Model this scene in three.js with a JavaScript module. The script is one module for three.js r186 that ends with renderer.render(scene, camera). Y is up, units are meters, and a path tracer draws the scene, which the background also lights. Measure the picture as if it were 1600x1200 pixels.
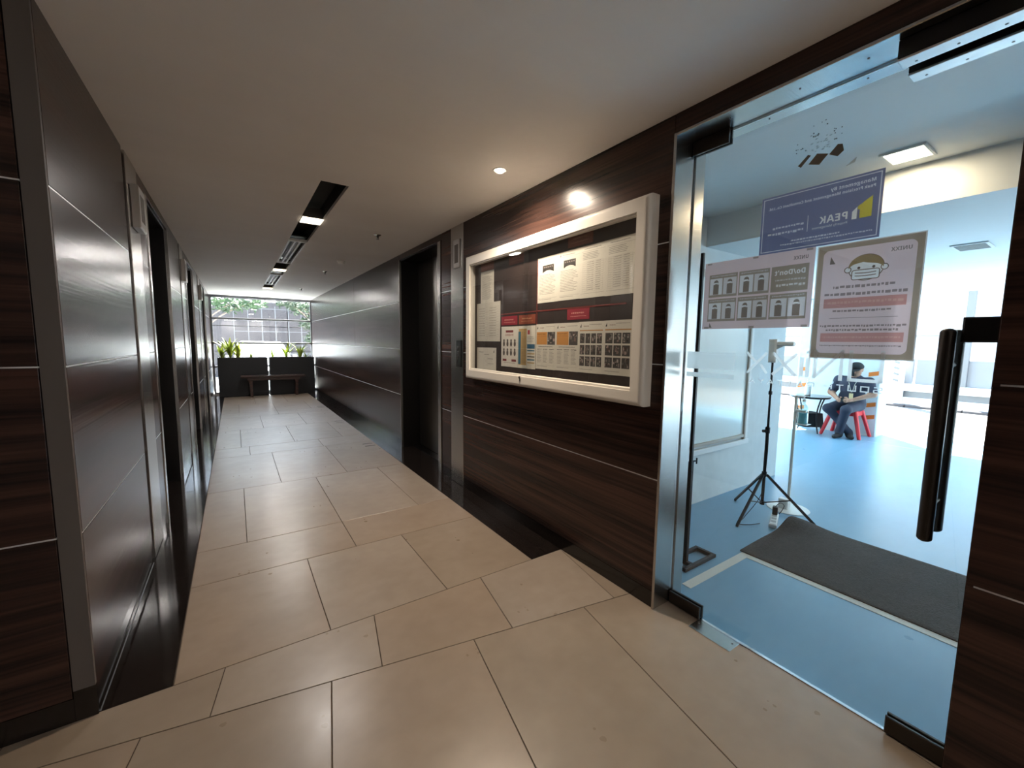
import * as THREE from 'three';
import { mergeGeometries } from 'three/addons/utils/BufferGeometryUtils.js';
import { RectAreaLightUniformsLib } from 'three/addons/lights/RectAreaLightUniformsLib.js';

// ---------------------------------------------------------------- camera, sky, sun, exposure
const scene = new THREE.Scene();
const rad = THREE.MathUtils.degToRad;
const camera = new THREE.PerspectiveCamera(86.16, 4 / 3, 0.05, 200);
camera.position.set(0, 1.5, 0);
camera.rotation.order = 'YXZ';
camera.rotation.set(rad(-5.803), rad(-33.947), rad(0.723));
camera.updateMatrixWorld();

const renderer = new THREE.WebGLRenderer({ antialias: true });
renderer.toneMapping = THREE.LinearToneMapping;
renderer.toneMappingExposure = 1.74;
renderer.shadowMap.enabled = true;
RectAreaLightUniformsLib.init();

const SKY = 4.0;
{ // hazy tropical sky: white at the horizon, blue overhead
  const w = 64, h = 32, d = new Float32Array(w * h * 4);
  for (let j = 0; j < h; j++) {
    const el = Math.max(0, Math.sin(((j + 0.5) / h - 0.5) * Math.PI)), k = Math.pow(el, 0.55);
    for (let i = 0; i < w; i++) {
      const o = (j * w + i) * 4;
      d[o] = SKY * (0.95 - 0.4 * k); d[o + 1] = SKY * (1.0 - 0.24 * k); d[o + 2] = SKY * (1.06 - 0.02 * k); d[o + 3] = 1;
    }
  }
  const t = new THREE.DataTexture(d, w, h, THREE.RGBAFormat, THREE.FloatType);
  t.mapping = THREE.EquirectangularReflectionMapping; t.magFilter = THREE.LinearFilter; t.needsUpdate = true;
  scene.background = t;
}
const sun = new THREE.DirectionalLight(new THREE.Color().setRGB(1, 0.95, 0.87), 45);
sun.position.set(22, 40, -24); sun.target.position.set(6, 0, -8);
sun.castShadow = true;
Object.assign(sun.shadow.camera, { left: -30, right: 30, top: 30, bottom: -30, near: 1, far: 120 });
sun.shadow.mapSize.set(2048, 2048);
scene.add(sun, sun.target);

// unseen panels added behind the camera to brighten the ceiling (fittings further down)
const ADDED_PANELS = [[-0.2, 3.75, 'along the plaster back wall'], [1.25, 3.75, 'in the corner by the panelled wall']], ADDED_GLOW = 21;
const WARM = new THREE.Color().setRGB(1, 0.96, 0.92);

// ---------------------------------------------------------------- small tools
let seed = 7;
const rnd = () => { seed = (seed * 1664525 + 1013904223) >>> 0; return seed / 4294967296; };
const rr = (a, b) => a + (b - a) * rnd();
const used = {};
function numbered(n) { used[n] = (used[n] ?? -1) + 1; return used[n] ? `${n}_${String(used[n]).padStart(3, '0')}` : n; }
function shade(o) { o.traverse(c => { if (c.isMesh) { c.castShadow = true; c.receiveShadow = true; } }); return o; }
function thing(name, label, category, p = [0, 0, 0], group) {
  const o = new THREE.Group(); o.name = numbered(name); o.position.set(...p); scene.add(o);
  o.userData = { label, category }; if (group) o.userData.group = group; return o;
}
function single(name, label, category, geo, m, p = [0, 0, 0], group) {
  const o = new THREE.Mesh(geo, m); o.name = numbered(name); o.position.set(...p); scene.add(o);
  o.castShadow = o.receiveShadow = true;
  o.userData = { label, category }; if (group) o.userData.group = group; return o;
}
function struct(name, label, category) {
  const o = new THREE.Group(); o.name = numbered(name); scene.add(o); o.userData = { kind: 'structure', label, category }; return o;
}
function part(parent, name, geo, m, p, label) {
  const o = new THREE.Mesh(geo, m); o.name = name; if (p) o.position.set(...p);
  o.castShadow = o.receiveShadow = true; if (label) o.userData.label = label; parent.add(o); return o;
}
// geometry: uv in metres from the face direction
function uvBox(g, ou = 0, ov = 0) {
  if (g.index) g = g.toNonIndexed();
  const p = g.attributes.position, n = g.attributes.normal, uv = new Float32Array(p.count * 2);
  for (let i = 0; i < p.count; i++) {
    const ax = Math.abs(n.getX(i)), ay = Math.abs(n.getY(i)), az = Math.abs(n.getZ(i));
    const [u, v] = ax >= ay && ax >= az ? [p.getZ(i), p.getY(i)] : ay >= az ? [p.getX(i), p.getZ(i)] : [p.getX(i), p.getY(i)];
    uv[2 * i] = u + ou; uv[2 * i + 1] = v + ov;
  }
  g.setAttribute('uv', new THREE.BufferAttribute(uv, 2)); return g;
}
// box from min/max corners, in the axes of its parent; c chamfers the edges round the thin direction
function bx(x0, x1, y0, y1, z0, z1) {
  const g = new THREE.BoxGeometry(x1 - x0, y1 - y0, z1 - z0); g.translate((x0 + x1) / 2, (y0 + y1) / 2, (z0 + z1) / 2); return uvBox(g);
}
function cb(x0, x1, y0, y1, z0, z1, c = 0.003, ou = 0, ov = 0) {
  const s = [x1 - x0, y1 - y0, z1 - z0], thin = s.indexOf(Math.min(...s));
  c = Math.min(c, s[thin] * 0.45);
  const [a, b] = thin === 2 ? [s[0], s[1]] : thin === 1 ? [s[0], s[2]] : [s[2], s[1]];
  const sh = new THREE.Shape([[-a / 2 + c, -b / 2 + c], [a / 2 - c, -b / 2 + c], [a / 2 - c, b / 2 - c], [-a / 2 + c, b / 2 - c]].map(q => new THREE.Vector2(...q)));
  const g = new THREE.ExtrudeGeometry(sh, { depth: s[thin] - 2 * c, bevelEnabled: true, bevelThickness: c, bevelSize: c, bevelSegments: 1 });
  g.translate(0, 0, -(s[thin] - 2 * c) / 2);
  if (thin === 1) g.rotateX(Math.PI / 2); if (thin === 0) g.rotateY(Math.PI / 2);
  g.computeVertexNormals();
  g.translate((x0 + x1) / 2, (y0 + y1) / 2, (z0 + z1) / 2);
  return uvBox(g, ou, ov);
}
function cyl(r0, r1, h, seg = 20, x = 0, y = 0, z = 0) { const g = new THREE.CylinderGeometry(r1, r0, h, seg); g.translate(x, y + h / 2, z); return g; }
function rod(a, b, r, seg = 10, r2 = r) {
  const A = new THREE.Vector3(...a), B = new THREE.Vector3(...b), d = B.clone().sub(A), g = new THREE.CylinderGeometry(r2, r, d.length(), seg);
  g.applyQuaternion(new THREE.Quaternion().setFromUnitVectors(new THREE.Vector3(0, 1, 0), d.clone().normalize()));
  const m = A.add(B).multiplyScalar(0.5); g.translate(m.x, m.y, m.z); return g;
}
function bar(a, b, w, t) { // square bar between two points
  const g = rod(a, b, Math.SQRT1_2, 4); const A = new THREE.Vector3(...a), B = new THREE.Vector3(...b), d = B.clone().sub(A);
  const h = new THREE.BoxGeometry(w, d.length(), t); h.applyQuaternion(new THREE.Quaternion().setFromUnitVectors(new THREE.Vector3(0, 1, 0), d.normalize()));
  const m = A.add(B).multiplyScalar(0.5); h.translate(m.x, m.y, m.z); g.dispose(); return h;
}
function tube(pts, r, seg = 24, rs = 8, closed = false) { return new THREE.TubeGeometry(new THREE.CatmullRomCurve3(pts.map(p => new THREE.Vector3(...p)), closed), seg, r, rs, closed); }
const merge = list => mergeGeometries(list.map(g => { const q = g.index ? g.toNonIndexed() : g; for (const k of Object.keys(q.attributes)) if (!['position', 'normal', 'uv'].includes(k)) q.deleteAttribute(k); return q; }));
const lathe = (pts, seg = 28) => new THREE.LatheGeometry(pts.map(p => new THREE.Vector2(...p)), seg);

// ---------------------------------------------------------------- textures
const hash = (x, y, s) => { let h = (x * 374761393 + y * 668265263 + s * 982451653) | 0; h = Math.imul(h ^ (h >>> 13), 1274126177); return ((h ^ (h >>> 16)) >>> 0) / 4294967296; };
function vn(x, y, px, py, s) { // periodic value noise
  const xi = Math.floor(x), yi = Math.floor(y), fx = x - xi, fy = y - yi, u = fx * fx * (3 - 2 * fx), v = fy * fy * (3 - 2 * fy), m = (a, n) => ((a % n) + n) % n;
  const a = hash(m(xi, px), m(yi, py), s), b = hash(m(xi + 1, px), m(yi, py), s), c = hash(m(xi, px), m(yi + 1, py), s), d = hash(m(xi + 1, px), m(yi + 1, py), s);
  return a + (b - a) * u + (c - a) * v + (a - b - c + d) * u * v;
}
function fbm(u, v, fx, fy, oct, s) { let t = 0, a = 0.5, k = 0; for (let i = 0; i < oct; i++) { t += a * vn(u * fx, v * fy, fx, fy, s + i); k += a; a *= 0.5; fx *= 2; fy *= 2; } return t / k; }
function dataTex(w, h, f, srgb, repeat) {
  const d = new Uint8Array(w * h * 4);
  for (let j = 0; j < h; j++) for (let i = 0; i < w; i++) { const c = f(i / w, j / h); const o = (j * w + i) * 4; for (let k = 0; k < 3; k++) d[o + k] = Math.max(0, Math.min(255, Math.round(255 * (Array.isArray(c) ? c[k] : c)))); d[o + 3] = 255; }
  const t = new THREE.DataTexture(d, w, h); t.wrapS = t.wrapT = THREE.RepeatWrapping; t.magFilter = THREE.LinearFilter; t.minFilter = THREE.LinearMipmapLinearFilter; t.generateMipmaps = true;
  if (srgb) t.colorSpace = THREE.SRGBColorSpace; if (repeat) t.repeat.set(...repeat); t.needsUpdate = true; return t;
}
const mixc = (a, b, k) => a.map((x, i) => x + (b[i] - x) * k);
const woodV = (u, v) => { const w = 0.02 * (fbm(u, v, 3, 6, 3, 5) - 0.5); const a = fbm(u, v + w, 3, 60, 3, 11), b = fbm(u, v + w, 6, 170, 2, 23), c = fbm(u, v, 2, 18, 2, 31); return Math.min(1, Math.max(0, (0.5 * a + 0.28 * b + 0.42 * c - 0.36) * 2.2)); };
const woodTex = dataTex(512, 1024, (u, v) => mixc([0.13, 0.095, 0.088], [0.29, 0.20, 0.17], woodV(u, v)), true, [1 / 2.4, 1 / 1.2]);
const woodBump = dataTex(512, 512, (u, v) => fbm(u, v, 4, 120, 2, 23), false, [1 / 2.4, 1 / 1.2]);
const tileTex = dataTex(512, 512, (u, v) => { const a = fbm(u, v, 4, 4, 5, 3), b = fbm(u, v, 24, 24, 3, 9), c = fbm(u, v, 9, 26, 3, 40); const k = Math.min(1, Math.max(0, 0.5 + (a - 0.5) * 0.8 + (b - 0.5) * 0.5 + (c - 0.5) * 0.3)); return mixc([0.545, 0.492, 0.44], [0.62, 0.57, 0.515], k); }, true, [1 / 1.5, 1 / 1.5]);
const tileRough = dataTex(256, 256, (u, v) => { const k = 0.3 + 0.08 * (fbm(u, v, 10, 10, 4, 77) - 0.5); return [k, k, k]; }, false, [1 / 1.1, 1 / 1.1]);
const plasterBump = dataTex(256, 256, (u, v) => 0.6 * fbm(u, v, 3, 8, 3, 51) + 0.4 * fbm(u, v, 40, 40, 2, 57), false, [1 / 2.2, 1 / 2.2]);
const plasterTex = dataTex(256, 256, (u, v) => { const k = fbm(u, v, 4, 10, 4, 61); return mixc([0.90, 0.885, 0.87], [0.93, 0.92, 0.91], k); }, true, [1 / 3, 1 / 3]);
const graniteTex = dataTex(256, 256, (u, v) => mixc([0.085, 0.07, 0.065], [0.15, 0.125, 0.115], Math.pow(fbm(u, v, 40, 40, 3, 71), 1.5)), true, [1 / 0.6, 1 / 0.6]);
const brushBump = dataTex(128, 512, (u, v) => 0.5 * hash(Math.floor(u * 4), Math.floor(v * 512), 5) + 0.5 * fbm(u, v, 2, 256, 2, 88), false, [1 / 0.5, 1 / 0.5]);
const epoxyTex = dataTex(512, 512, (u, v) => { const a = fbm(u, v, 5, 5, 4, 101), b = fbm(u, v, 22, 60, 3, 107); return mixc([0.45, 0.61, 0.715], [0.49, 0.65, 0.75], 0.5 * a + 0.5 * b); }, true, [1 / 2.5, 1 / 2.5]);
const epoxyRough = dataTex(256, 256, (u, v) => { const k = 0.27 + 0.06 * Math.pow(fbm(u, v, 12, 12, 4, 111), 1.4); return [k, k, k]; }, false, [1 / 2, 1 / 2]);
const roadTex = dataTex(256, 256, (u, v) => { const a = fbm(u, v, 4, 20, 3, 121), b = fbm(u, v, 60, 60, 2, 127); return mixc([0.40, 0.39, 0.385], [0.52, 0.51, 0.50], 0.6 * a + 0.4 * b); }, true, [1 / 3, 1 / 3]);
const matTex = dataTex(256, 256, (u, v) => { const b = fbm(u, v, 90, 90, 2, 131), a = fbm(u, v, 4, 4, 3, 133); return mixc([0.16, 0.15, 0.145], [0.33, 0.31, 0.30], 0.7 * b + 0.3 * a); }, true, [1 / 0.6, 1 / 0.6]);
const matBump = dataTex(256, 256, (u, v) => fbm(u, v, 80, 80, 2, 131), false, [1 / 0.4, 1 / 0.4]);
const stuccoTex = dataTex(256, 256, (u, v) => { const a = fbm(u, v, 3, 5, 4, 141), b = fbm(u, v, 30, 30, 3, 147); return mixc([0.80, 0.82, 0.82], [0.90, 0.915, 0.915], 0.6 * a + 0.4 * b); }, true, [1 / 2, 1 / 2]);
const concreteTex = dataTex(256, 256, (u, v) => { const a = fbm(u, v, 4, 4, 4, 151), b = fbm(u, v, 40, 40, 2, 157); return mixc([0.235, 0.225, 0.235], [0.315, 0.30, 0.31], 0.6 * a + 0.4 * b); }, true, [1 / 3, 1 / 3]);
function canvasTex(w, h, draw) {
  const c = document.createElement('canvas'); c.width = w; c.height = h; draw(c.getContext('2d'), w, h);
  const t = new THREE.CanvasTexture(c); t.colorSpace = THREE.SRGBColorSpace; return t;
}

// ---------------------------------------------------------------- materials
const std = o => new THREE.MeshStandardMaterial(o), phy = o => new THREE.MeshPhysicalMaterial(o);
const rgb = (r, g, b) => new THREE.Color().setRGB(r, g, b);
const M = {
  wood: phy({ map: woodTex, roughness: 0.25, bumpMap: woodBump, bumpScale: 0.0003, specularIntensity: 0.62 }),
  alu: std({ color: 0xd8d8d8, metalness: 0.6, roughness: 0.35 }),
  steel: std({ color: 0xb9b6b2, metalness: 1, roughness: 0.26, bumpMap: brushBump, bumpScale: 0.0002 }),
  steelDark: std({ color: 0x4d4a48, metalness: 1, roughness: 0.3, bumpMap: brushBump, bumpScale: 0.0002 }),
  liftSteel: std({ color: 0x8a8580, metalness: 1, roughness: 0.34, bumpMap: brushBump, bumpScale: 0.0002 }),
  chrome: std({ color: 0xd0d0d0, metalness: 1, roughness: 0.12 }),
  nearBlack: std({ color: 0x14110f, roughness: 0.45 }),
  blackMetal: std({ color: 0x17171a, roughness: 0.4, metalness: 0.3 }),
  ceiling: std({ map: plasterTex, roughness: 0.75, bumpMap: plasterBump, bumpScale: 0.004 }),
  granite: phy({ map: graniteTex, roughness: 0.09 }),
  skirt: phy({ map: graniteTex, roughness: 0.16 }),
  tiles: [0xffffff, 0xf4f1ec, 0xfaf4ee].map(c => phy({ map: tileTex, color: c, roughnessMap: tileRough, roughness: 1 })),
  grout: std({ color: 0x4a3f35, roughness: 0.9 }),
  glass: phy({ color: rgb(0.95, 0.985, 0.98), transmission: 1, roughness: 0, thickness: 0, ior: 1.5 }),
  clearGlass: phy({ color: rgb(0.97, 0.98, 0.98), transmission: 1, roughness: 0, thickness: 0, ior: 1.5 }),
  frost: phy({ color: 0xffffff, transmission: 1, roughness: 0.85, thickness: 0 }),
  boardWhite: phy({ color: 0xdcd6cc, roughness: 0.38 }),
  boardBack: std({ color: 0x2a1c18, roughness: 0.65 }),
  epoxy: phy({ map: epoxyTex, roughnessMap: epoxyRough, roughness: 1, specularIntensity: 0.6 }),
  road: std({ map: roadTex, roughness: 0.85 }),
  stucco: std({ map: stuccoTex, roughness: 0.8, bumpMap: plasterBump, bumpScale: 0.003 }),
  soffit: std({ color: 0xdfe3e4, roughness: 0.6, bumpMap: plasterBump, bumpScale: 0.003 }),
  concrete: std({ map: concreteTex, roughness: 0.85 }),
  carpet: std({ map: matTex, roughness: 0.95, bumpMap: matBump, bumpScale: 0.004 }),
  whitePaint: std({ color: 0xe6e8e8, roughness: 0.5 }),
  whitePlastic: phy({ color: 0xe9e9e6, roughness: 0.35 }),
  frameGrey: std({ color: 0x6f7276, roughness: 0.45, metalness: 0.5 }),
  red: phy({ color: 0xd22a33, roughness: 0.35 }),
  plant: [0x8b9a34, 0x6f8428, 0xa3ab4a].map(c => phy({ color: c, roughness: 0.6, transmission: 0.35, thickness: 0, side: THREE.DoubleSide })),
};

// ---------------------------------------------------------------- layout (metres)
const XL = -0.52, XR = 1.9, YC = 2.655, ZA = -2.17, ZW = -13.5;
const ROWS = [[0.1, 0.75], [0.75, 1.39], [1.39, 2.03], [2.03, YC]];

// wall cladding on a plane x = face whose front looks along dir (+1 or -1): laminate panels, metal strips, skirting
function clad(parent, face, dir, z0, z1, splits = [], rows = ROWS, skirt = true) {
  const zs = [z0, ...splits, z1], th = 0.018, sx = (a, b) => dir > 0 ? [face - b, face - a] : [face + a, face + b];
  for (let i = 0; i < zs.length - 1; i++) for (const [y0, y1] of rows) {
    const [x0, x1] = sx(0, th), top = y1 === YC || y1 > 2.5;
    part(parent, 'panel', cb(x0, x1, y0 + 0.003, top ? y1 : y1 - 0.003, zs[i] + 0.0015, zs[i + 1] - 0.0015, 0.0015, rr(0, 2), rr(0, 2)), M.wood);
  }
  for (const [y0] of rows.slice(1)) { const [x0, x1] = sx(0.002, 0.018); part(parent, 'metal_strip', bx(x0, x1, y0 - 0.0028, y0 + 0.0028, z0, z1), M.alu, null, 'thin pale metal inlay strip'); }
  if (skirt) {
    const n = Math.max(1, Math.round((z1 - z0) / 0.68)), [x0, x1] = sx(0.006, 0.02);
    for (let i = 0; i < n; i++) part(parent, 'skirting_tile', cb(x0, x1, 0, 0.098, z0 + (z1 - z0) * i / n + 0.001, z0 + (z1 - z0) * (i + 1) / n - 0.001, 0.001), M.skirt);
  }
}
function cladZ(parent, z, x0, x1) { // the same on a plane facing +z
  for (const [y0, y1] of ROWS) part(parent, 'panel', cb(x0 + 0.0015, x1 - 0.0015, y0 + 0.003, y1 === YC ? y1 : y1 - 0.003, z - 0.018, z, 0.0015, rr(0, 2), rr(0, 2)), M.wood);
  for (const [y0] of ROWS.slice(1)) part(parent, 'metal_strip', bx(x0, x1, y0 - 0.0028, y0 + 0.0028, z - 0.018, z - 0.002), M.alu);
  part(parent, 'skirting_tile', cb(x0, x1, 0, 0.098, z - 0.02, z - 0.006, 0.001), M.skirt);
}

// ---------------------------------------------------------------- floor
{
  const F = struct('floor', 'beige stone tile floor of the corridor edged by black granite strips', 'floor');
  part(F, 'grout_bed', bx(-4.2, 2.05, -0.12, -0.003, ZW - 0.3, 4.2), M.grout);
  const x0 = -0.29, x1 = 1.645, J = 0.0022;
  const rows = [[-3.01, -2.17, [0.345, 1.005]], [-3.5, -3.01, [0.67]], [-4.83, -3.5, [0.007, 0.67, 1.335]], [-6.22, -4.83, [0.34, 1.0]], [-6.72, -6.22, [0.1, 0.98]], [-8.05, -6.72, [0.007, 0.67, 1.335]],
    [-9.38, -8.05, [0.34, 1.0]], [-9.88, -9.38, [0.67]], [-11.2, -9.88, [0.007, 0.67, 1.335]], [-12.76, -11.2, [0.34, 1.0]]];
  for (const [a, b, js] of rows) { const xs = [x0, ...js, x1]; for (let i = 0; i < xs.length - 1; i++) part(F, 'tile', cb(xs[i] + J, xs[i + 1] - J, -0.015, rr(-0.0004, 0.0004), a + J, b - J, 0.0012, rr(0, 3), rr(0, 3)), M.tiles[Math.floor(rnd() * 3)]); }
  // black granite strips along both walls and below the planters
  const cuts = [-2.17, -3.17, -5.0, -6.8, -8.6, -10.4, -12.76];
  for (let i = 0; i < cuts.length - 1; i++) {
    part(F, 'granite_strip', cb(-0.85, x0 - J, -0.015, 0, cuts[i + 1] + 0.001, cuts[i] - 0.001, 0.001, rr(0, 1)), M.granite);
    part(F, 'granite_strip', cb(x1 + J, 2.2, -0.015, 0, cuts[i + 1] + 0.001, cuts[i] - 0.001, 0.001, rr(0, 1)), M.granite);
  }
  part(F, 'granite_strip', cb(-0.55, 1.95, -0.015, 0, ZW - 0.1, -12.762, 0.001), M.granite);
  for (const z of [-5.98, -7.99, -9.99]) for (const d of [-0.07, 0.07]) part(F, 'floor_slot', bx(1.472, 1.61, -0.001, 0.0012, z + d - 0.012, z + d + 0.012), M.nearBlack, null, 'short dark slot line in the tile');
  // lobby tiles, laid 10 degrees askew and cut along the corridor's end
  const A = rad(10), e1 = [Math.cos(A), Math.sin(A)], e2 = [-Math.sin(A), Math.cos(A)];
  const clip = (poly, nx, nz, d) => { const out = []; for (let i = 0; i < poly.length; i++) { const p = poly[i], q = poly[(i + 1) % poly.length], a = p[0] * nx + p[1] * nz - d, b = q[0] * nx + q[1] * nz - d; if (a <= 0) out.push(p); if (a * b < 0) { const t = a / (a - b); out.push([p[0] + t * (q[0] - p[0]), p[1] + t * (q[1] - p[1])]); } } return out; };
  const lay = (u0, u1, v0, v1) => {
    const P = [[u0 + J, v0 + J], [u1 - J, v0 + J], [u1 - J, v1 - J], [u0 + J, v1 - J]].map(([u, v]) => [u * e1[0] + v * e2[0], u * e1[1] + v * e2[1]]);
    let q = clip(P, 0, -1, -(ZA + J)); q = q.length ? clip(q, 1, 0, 2.045) : q; q = q.length ? clip(q, -1, 0, 4.1) : q; q = q.length ? clip(q, 0, 1, 4.1) : q;
    if (q.length < 3) return;
    const sh = new THREE.Shape(q.map(([x, z]) => new THREE.Vector2(x, -z)));
    const g = new THREE.ExtrudeGeometry(sh, { depth: 0.012, bevelEnabled: true, bevelThickness: 0.0012, bevelSize: 0.0012, bevelOffset: -0.0012, bevelSegments: 1 });
    g.rotateX(-Math.PI / 2); g.translate(0, -0.0132 + rr(-0.0003, 0.0003), 0); g.computeVertexNormals();
    part(F, 'tile', uvBox(g, rr(0, 3), rr(0, 3)), M.tiles[Math.floor(rnd() * 3)]);
  };
  for (let i = -8; i < 6; i++) lay(0.18 + 0.66 * i, 0.84 + 0.66 * i, -3.2, -1.845);
  for (let i = -9; i < 6; i++) lay(-0.035 + 0.66 * i, 0.625 + 0.66 * i, -1.845, -0.515);
  for (let i = -9; i < 6; i++) lay(0.3 + 0.66 * i, 0.96 + 0.66 * i, -0.515, 0.0);
  for (let r = 0; r < 4; r++) for (let i = -9; i < 6; i++) lay(-0.035 + 0.33 * (r % 2) + 0.66 * i, 0.625 + 0.33 * (r % 2) + 0.66 * i, 1.33 * r, 1.33 * (r + 1));
  shade(F);
}
// ---------------------------------------------------------------- ceiling with its dark slot
const SX0 = 0.575, SX1 = 0.77, SZ0 = -11.1, SZ1 = -3.38;
{
  const C = struct('ceiling', 'off-white plaster ceiling with a long dark slot', 'ceiling');
  const sh = new THREE.Shape([[-4.2, -4.2], [2.16, -4.2], [2.16, -ZW + 0.06], [-4.2, -ZW + 0.06]].map(p => new THREE.Vector2(...p)));
  const hole = new THREE.Path([[SX0, -SZ1], [SX0, -SZ0], [SX1, -SZ0], [SX1, -SZ1]].map(p => new THREE.Vector2(...p))); sh.holes.push(hole);
  const dh = new THREE.Path(); dh.absarc(1.54, 2.466, 0.036, 0, Math.PI * 2, true); sh.holes.push(dh);
  const g = new THREE.ExtrudeGeometry(sh, { depth: 0.03, bevelEnabled: false, curveSegments: 24 }); g.rotateX(-Math.PI / 2); g.translate(0, YC, 0); g.computeVertexNormals();
  part(C, 'plaster_board', uvBox(g), M.ceiling);
  part(C, 'slot_lining', merge([bx(SX0 - 0.02, SX0, YC + 0.03, YC + 0.15, SZ0, SZ1), bx(SX1, SX1 + 0.02, YC + 0.03, YC + 0.15, SZ0, SZ1), bx(SX0 - 0.02, SX1 + 0.02, YC + 0.15, YC + 0.17, SZ0, SZ1), bx(SX0 - 0.02, SX1 + 0.02, YC + 0.03, YC + 0.17, SZ0 - 0.02, SZ0), bx(SX0 - 0.02, SX1 + 0.02, YC + 0.03, YC + 0.17, SZ1, SZ1 + 0.02)]), std({ color: 0x0c0b0b, roughness: 0.8 }), null, 'matt black lining of the ceiling slot');
  part(C, 'roof_slab', bx(-4.4, 2.16, YC + 0.2, YC + 0.5, ZW - 0.1, 4.4), M.concrete);
  part(C, 'roof_edge', bx(-4.4, 2.16, YC, YC + 0.2, ZW - 0.1, ZW - 0.06), M.concrete);
  shade(C);
}
// ---------------------------------------------------------------- left wall with three lift openings
function backing(parent, x0, x1, z0, z1, openings, top) { // openings: [z0, z1], from the far end
  let z = z0;
  for (const [a, b] of openings) { part(parent, 'masonry', bx(x0, x1, 0, YC, z, a), M.nearBlack); part(parent, 'masonry', bx(x0, x1, top, YC, a, b), M.nearBlack); z = b; }
  part(parent, 'masonry', bx(x0, x1, 0, YC, z, z1), M.nearBlack);
}
const LIFTS_L = [[-11.46, -10.3], [-8.46, -7.3], [-5.46, -4.3]], LIFT_TOP = 2.585;
{
  const W = struct('wall_left', 'dark glossy laminate panelled corridor wall with lift openings', 'wall');
  backing(W, XL - 0.25, XL - 0.02, ZW, ZA - 0.02, LIFTS_L, LIFT_TOP);
  clad(W, XL, 1, -3.5, ZA, []);
  for (const z of [0, -3, -6]) {
    clad(W, XL, 1, -4.22 + z, -3.94 + z, []);
    clad(W, XL, 1, z === -6 ? ZW : -6.5 + z, -5.46 + z, z === -6 ? [-12.4] : []);
    part(W, 'lintel_panel', cb(XL - 0.018, XL, LIFT_TOP, YC, -5.46 + z, -4.22 + z, 0.001), M.wood);
  }
  part(W, 'base_trim', bx(XL, XL + 0.004, 0, 0.002, -3.5, ZA), M.frameGrey, null, 'thin pale trim line along the wall base');
  cladZ(W, ZA + 0.018, -3.0, -0.585); cladZ(W, ZA + 0.018, -4.2, -3.0);
  part(W, 'end_strip', bx(-0.583, XL - 0.001, 0.13, YC, ZA - 0.002, ZA + 0.016), std({ color: 0x5a524d, roughness: 0.6 }), null, 'grey-brown edge strip of the wall corner');
  part(W, 'skirting_tile', cb(-0.585, XL, 0, 0.128, ZA - 0.004, ZA + 0.012, 0.001), M.skirt);
  part(W, 'masonry', bx(-4.2, XL - 0.02, 0, YC, ZA - 0.2, ZA - 0.003), M.nearBlack);
  shade(W);
}
const RIGHT_LIFT = [-5.6, -4.32];
{
  const W = struct('wall_right', 'dark wood-grain laminate panelled corridor wall with thin metal lines', 'wall');
  backing(W, XR + 0.02, 2.16, ZW, -1.375, [RIGHT_LIFT], LIFT_TOP);
  clad(W, XR, -1, -3.7, -1.372, []);
  clad(W, XR, -1, -4.22, -3.98, []);
  clad(W, XR, -1, ZW, -5.6, [-10.53, -8.2]);
  part(W, 'lintel_panel', cb(XR, XR + 0.018, LIFT_TOP, YC, -5.6, -4.22, 0.001), M.wood);
  // above and right of the glass door
  part(W, 'door_lintel', cb(XR, XR + 0.018, 2.562, YC, -1.37, -0.205, 0.001, 0.3, 0.4), M.wood);
  part(W, 'masonry', bx(XR + 0.02, 2.16, 2.575, YC + 0.2, -1.375, -0.2), M.nearBlack);
  part(W, 'masonry', bx(XR + 0.02, 2.16, 0, YC + 0.2, -0.2, 4.2), M.nearBlack);
  clad(W, XR, -1, -0.217, 4.2, [0.9, 2.5]);
  part(W, 'post_edge', bx(XR + 0.001, 2.16, 0, 2.575, -0.217, -0.2), M.wood);
  shade(W);
}
{ // the lobby behind the camera; dark panelling added to dim the corner post
  const W = struct('wall_back', 'plain beige plaster wall of the lobby with an added dark end', 'wall'); part(W, 'plaster', bx(-1.2, 2.16, 0, YC + 0.2, 4.2, 4.4), M.ceiling); part(W, 'dimming_panel', bx(-4.4, -1.2, 0, YC + 0.2, 4.2, 4.4), M.wood);
  const V = struct('wall_lobby', 'unseen lobby side wall made dark to dim the corner post', 'wall'); part(V, 'dimming_panel', bx(-4.4, -4.2, 0, YC + 0.2, ZA - 0.2, 4.2), M.wood);
  const S = struct('wall_shaft', 'dark masonry enclosing the lift shafts', 'wall');
  part(S, 'masonry', bx(-1.9, -1.7, 0, YC + 0.2, ZW, ZA - 0.2), M.nearBlack); part(S, 'masonry', bx(-1.9, XL - 0.02, 0, YC + 0.2, ZW - 0.15, ZW), M.concrete);
  shade(W); shade(V); shade(S);
}
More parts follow.
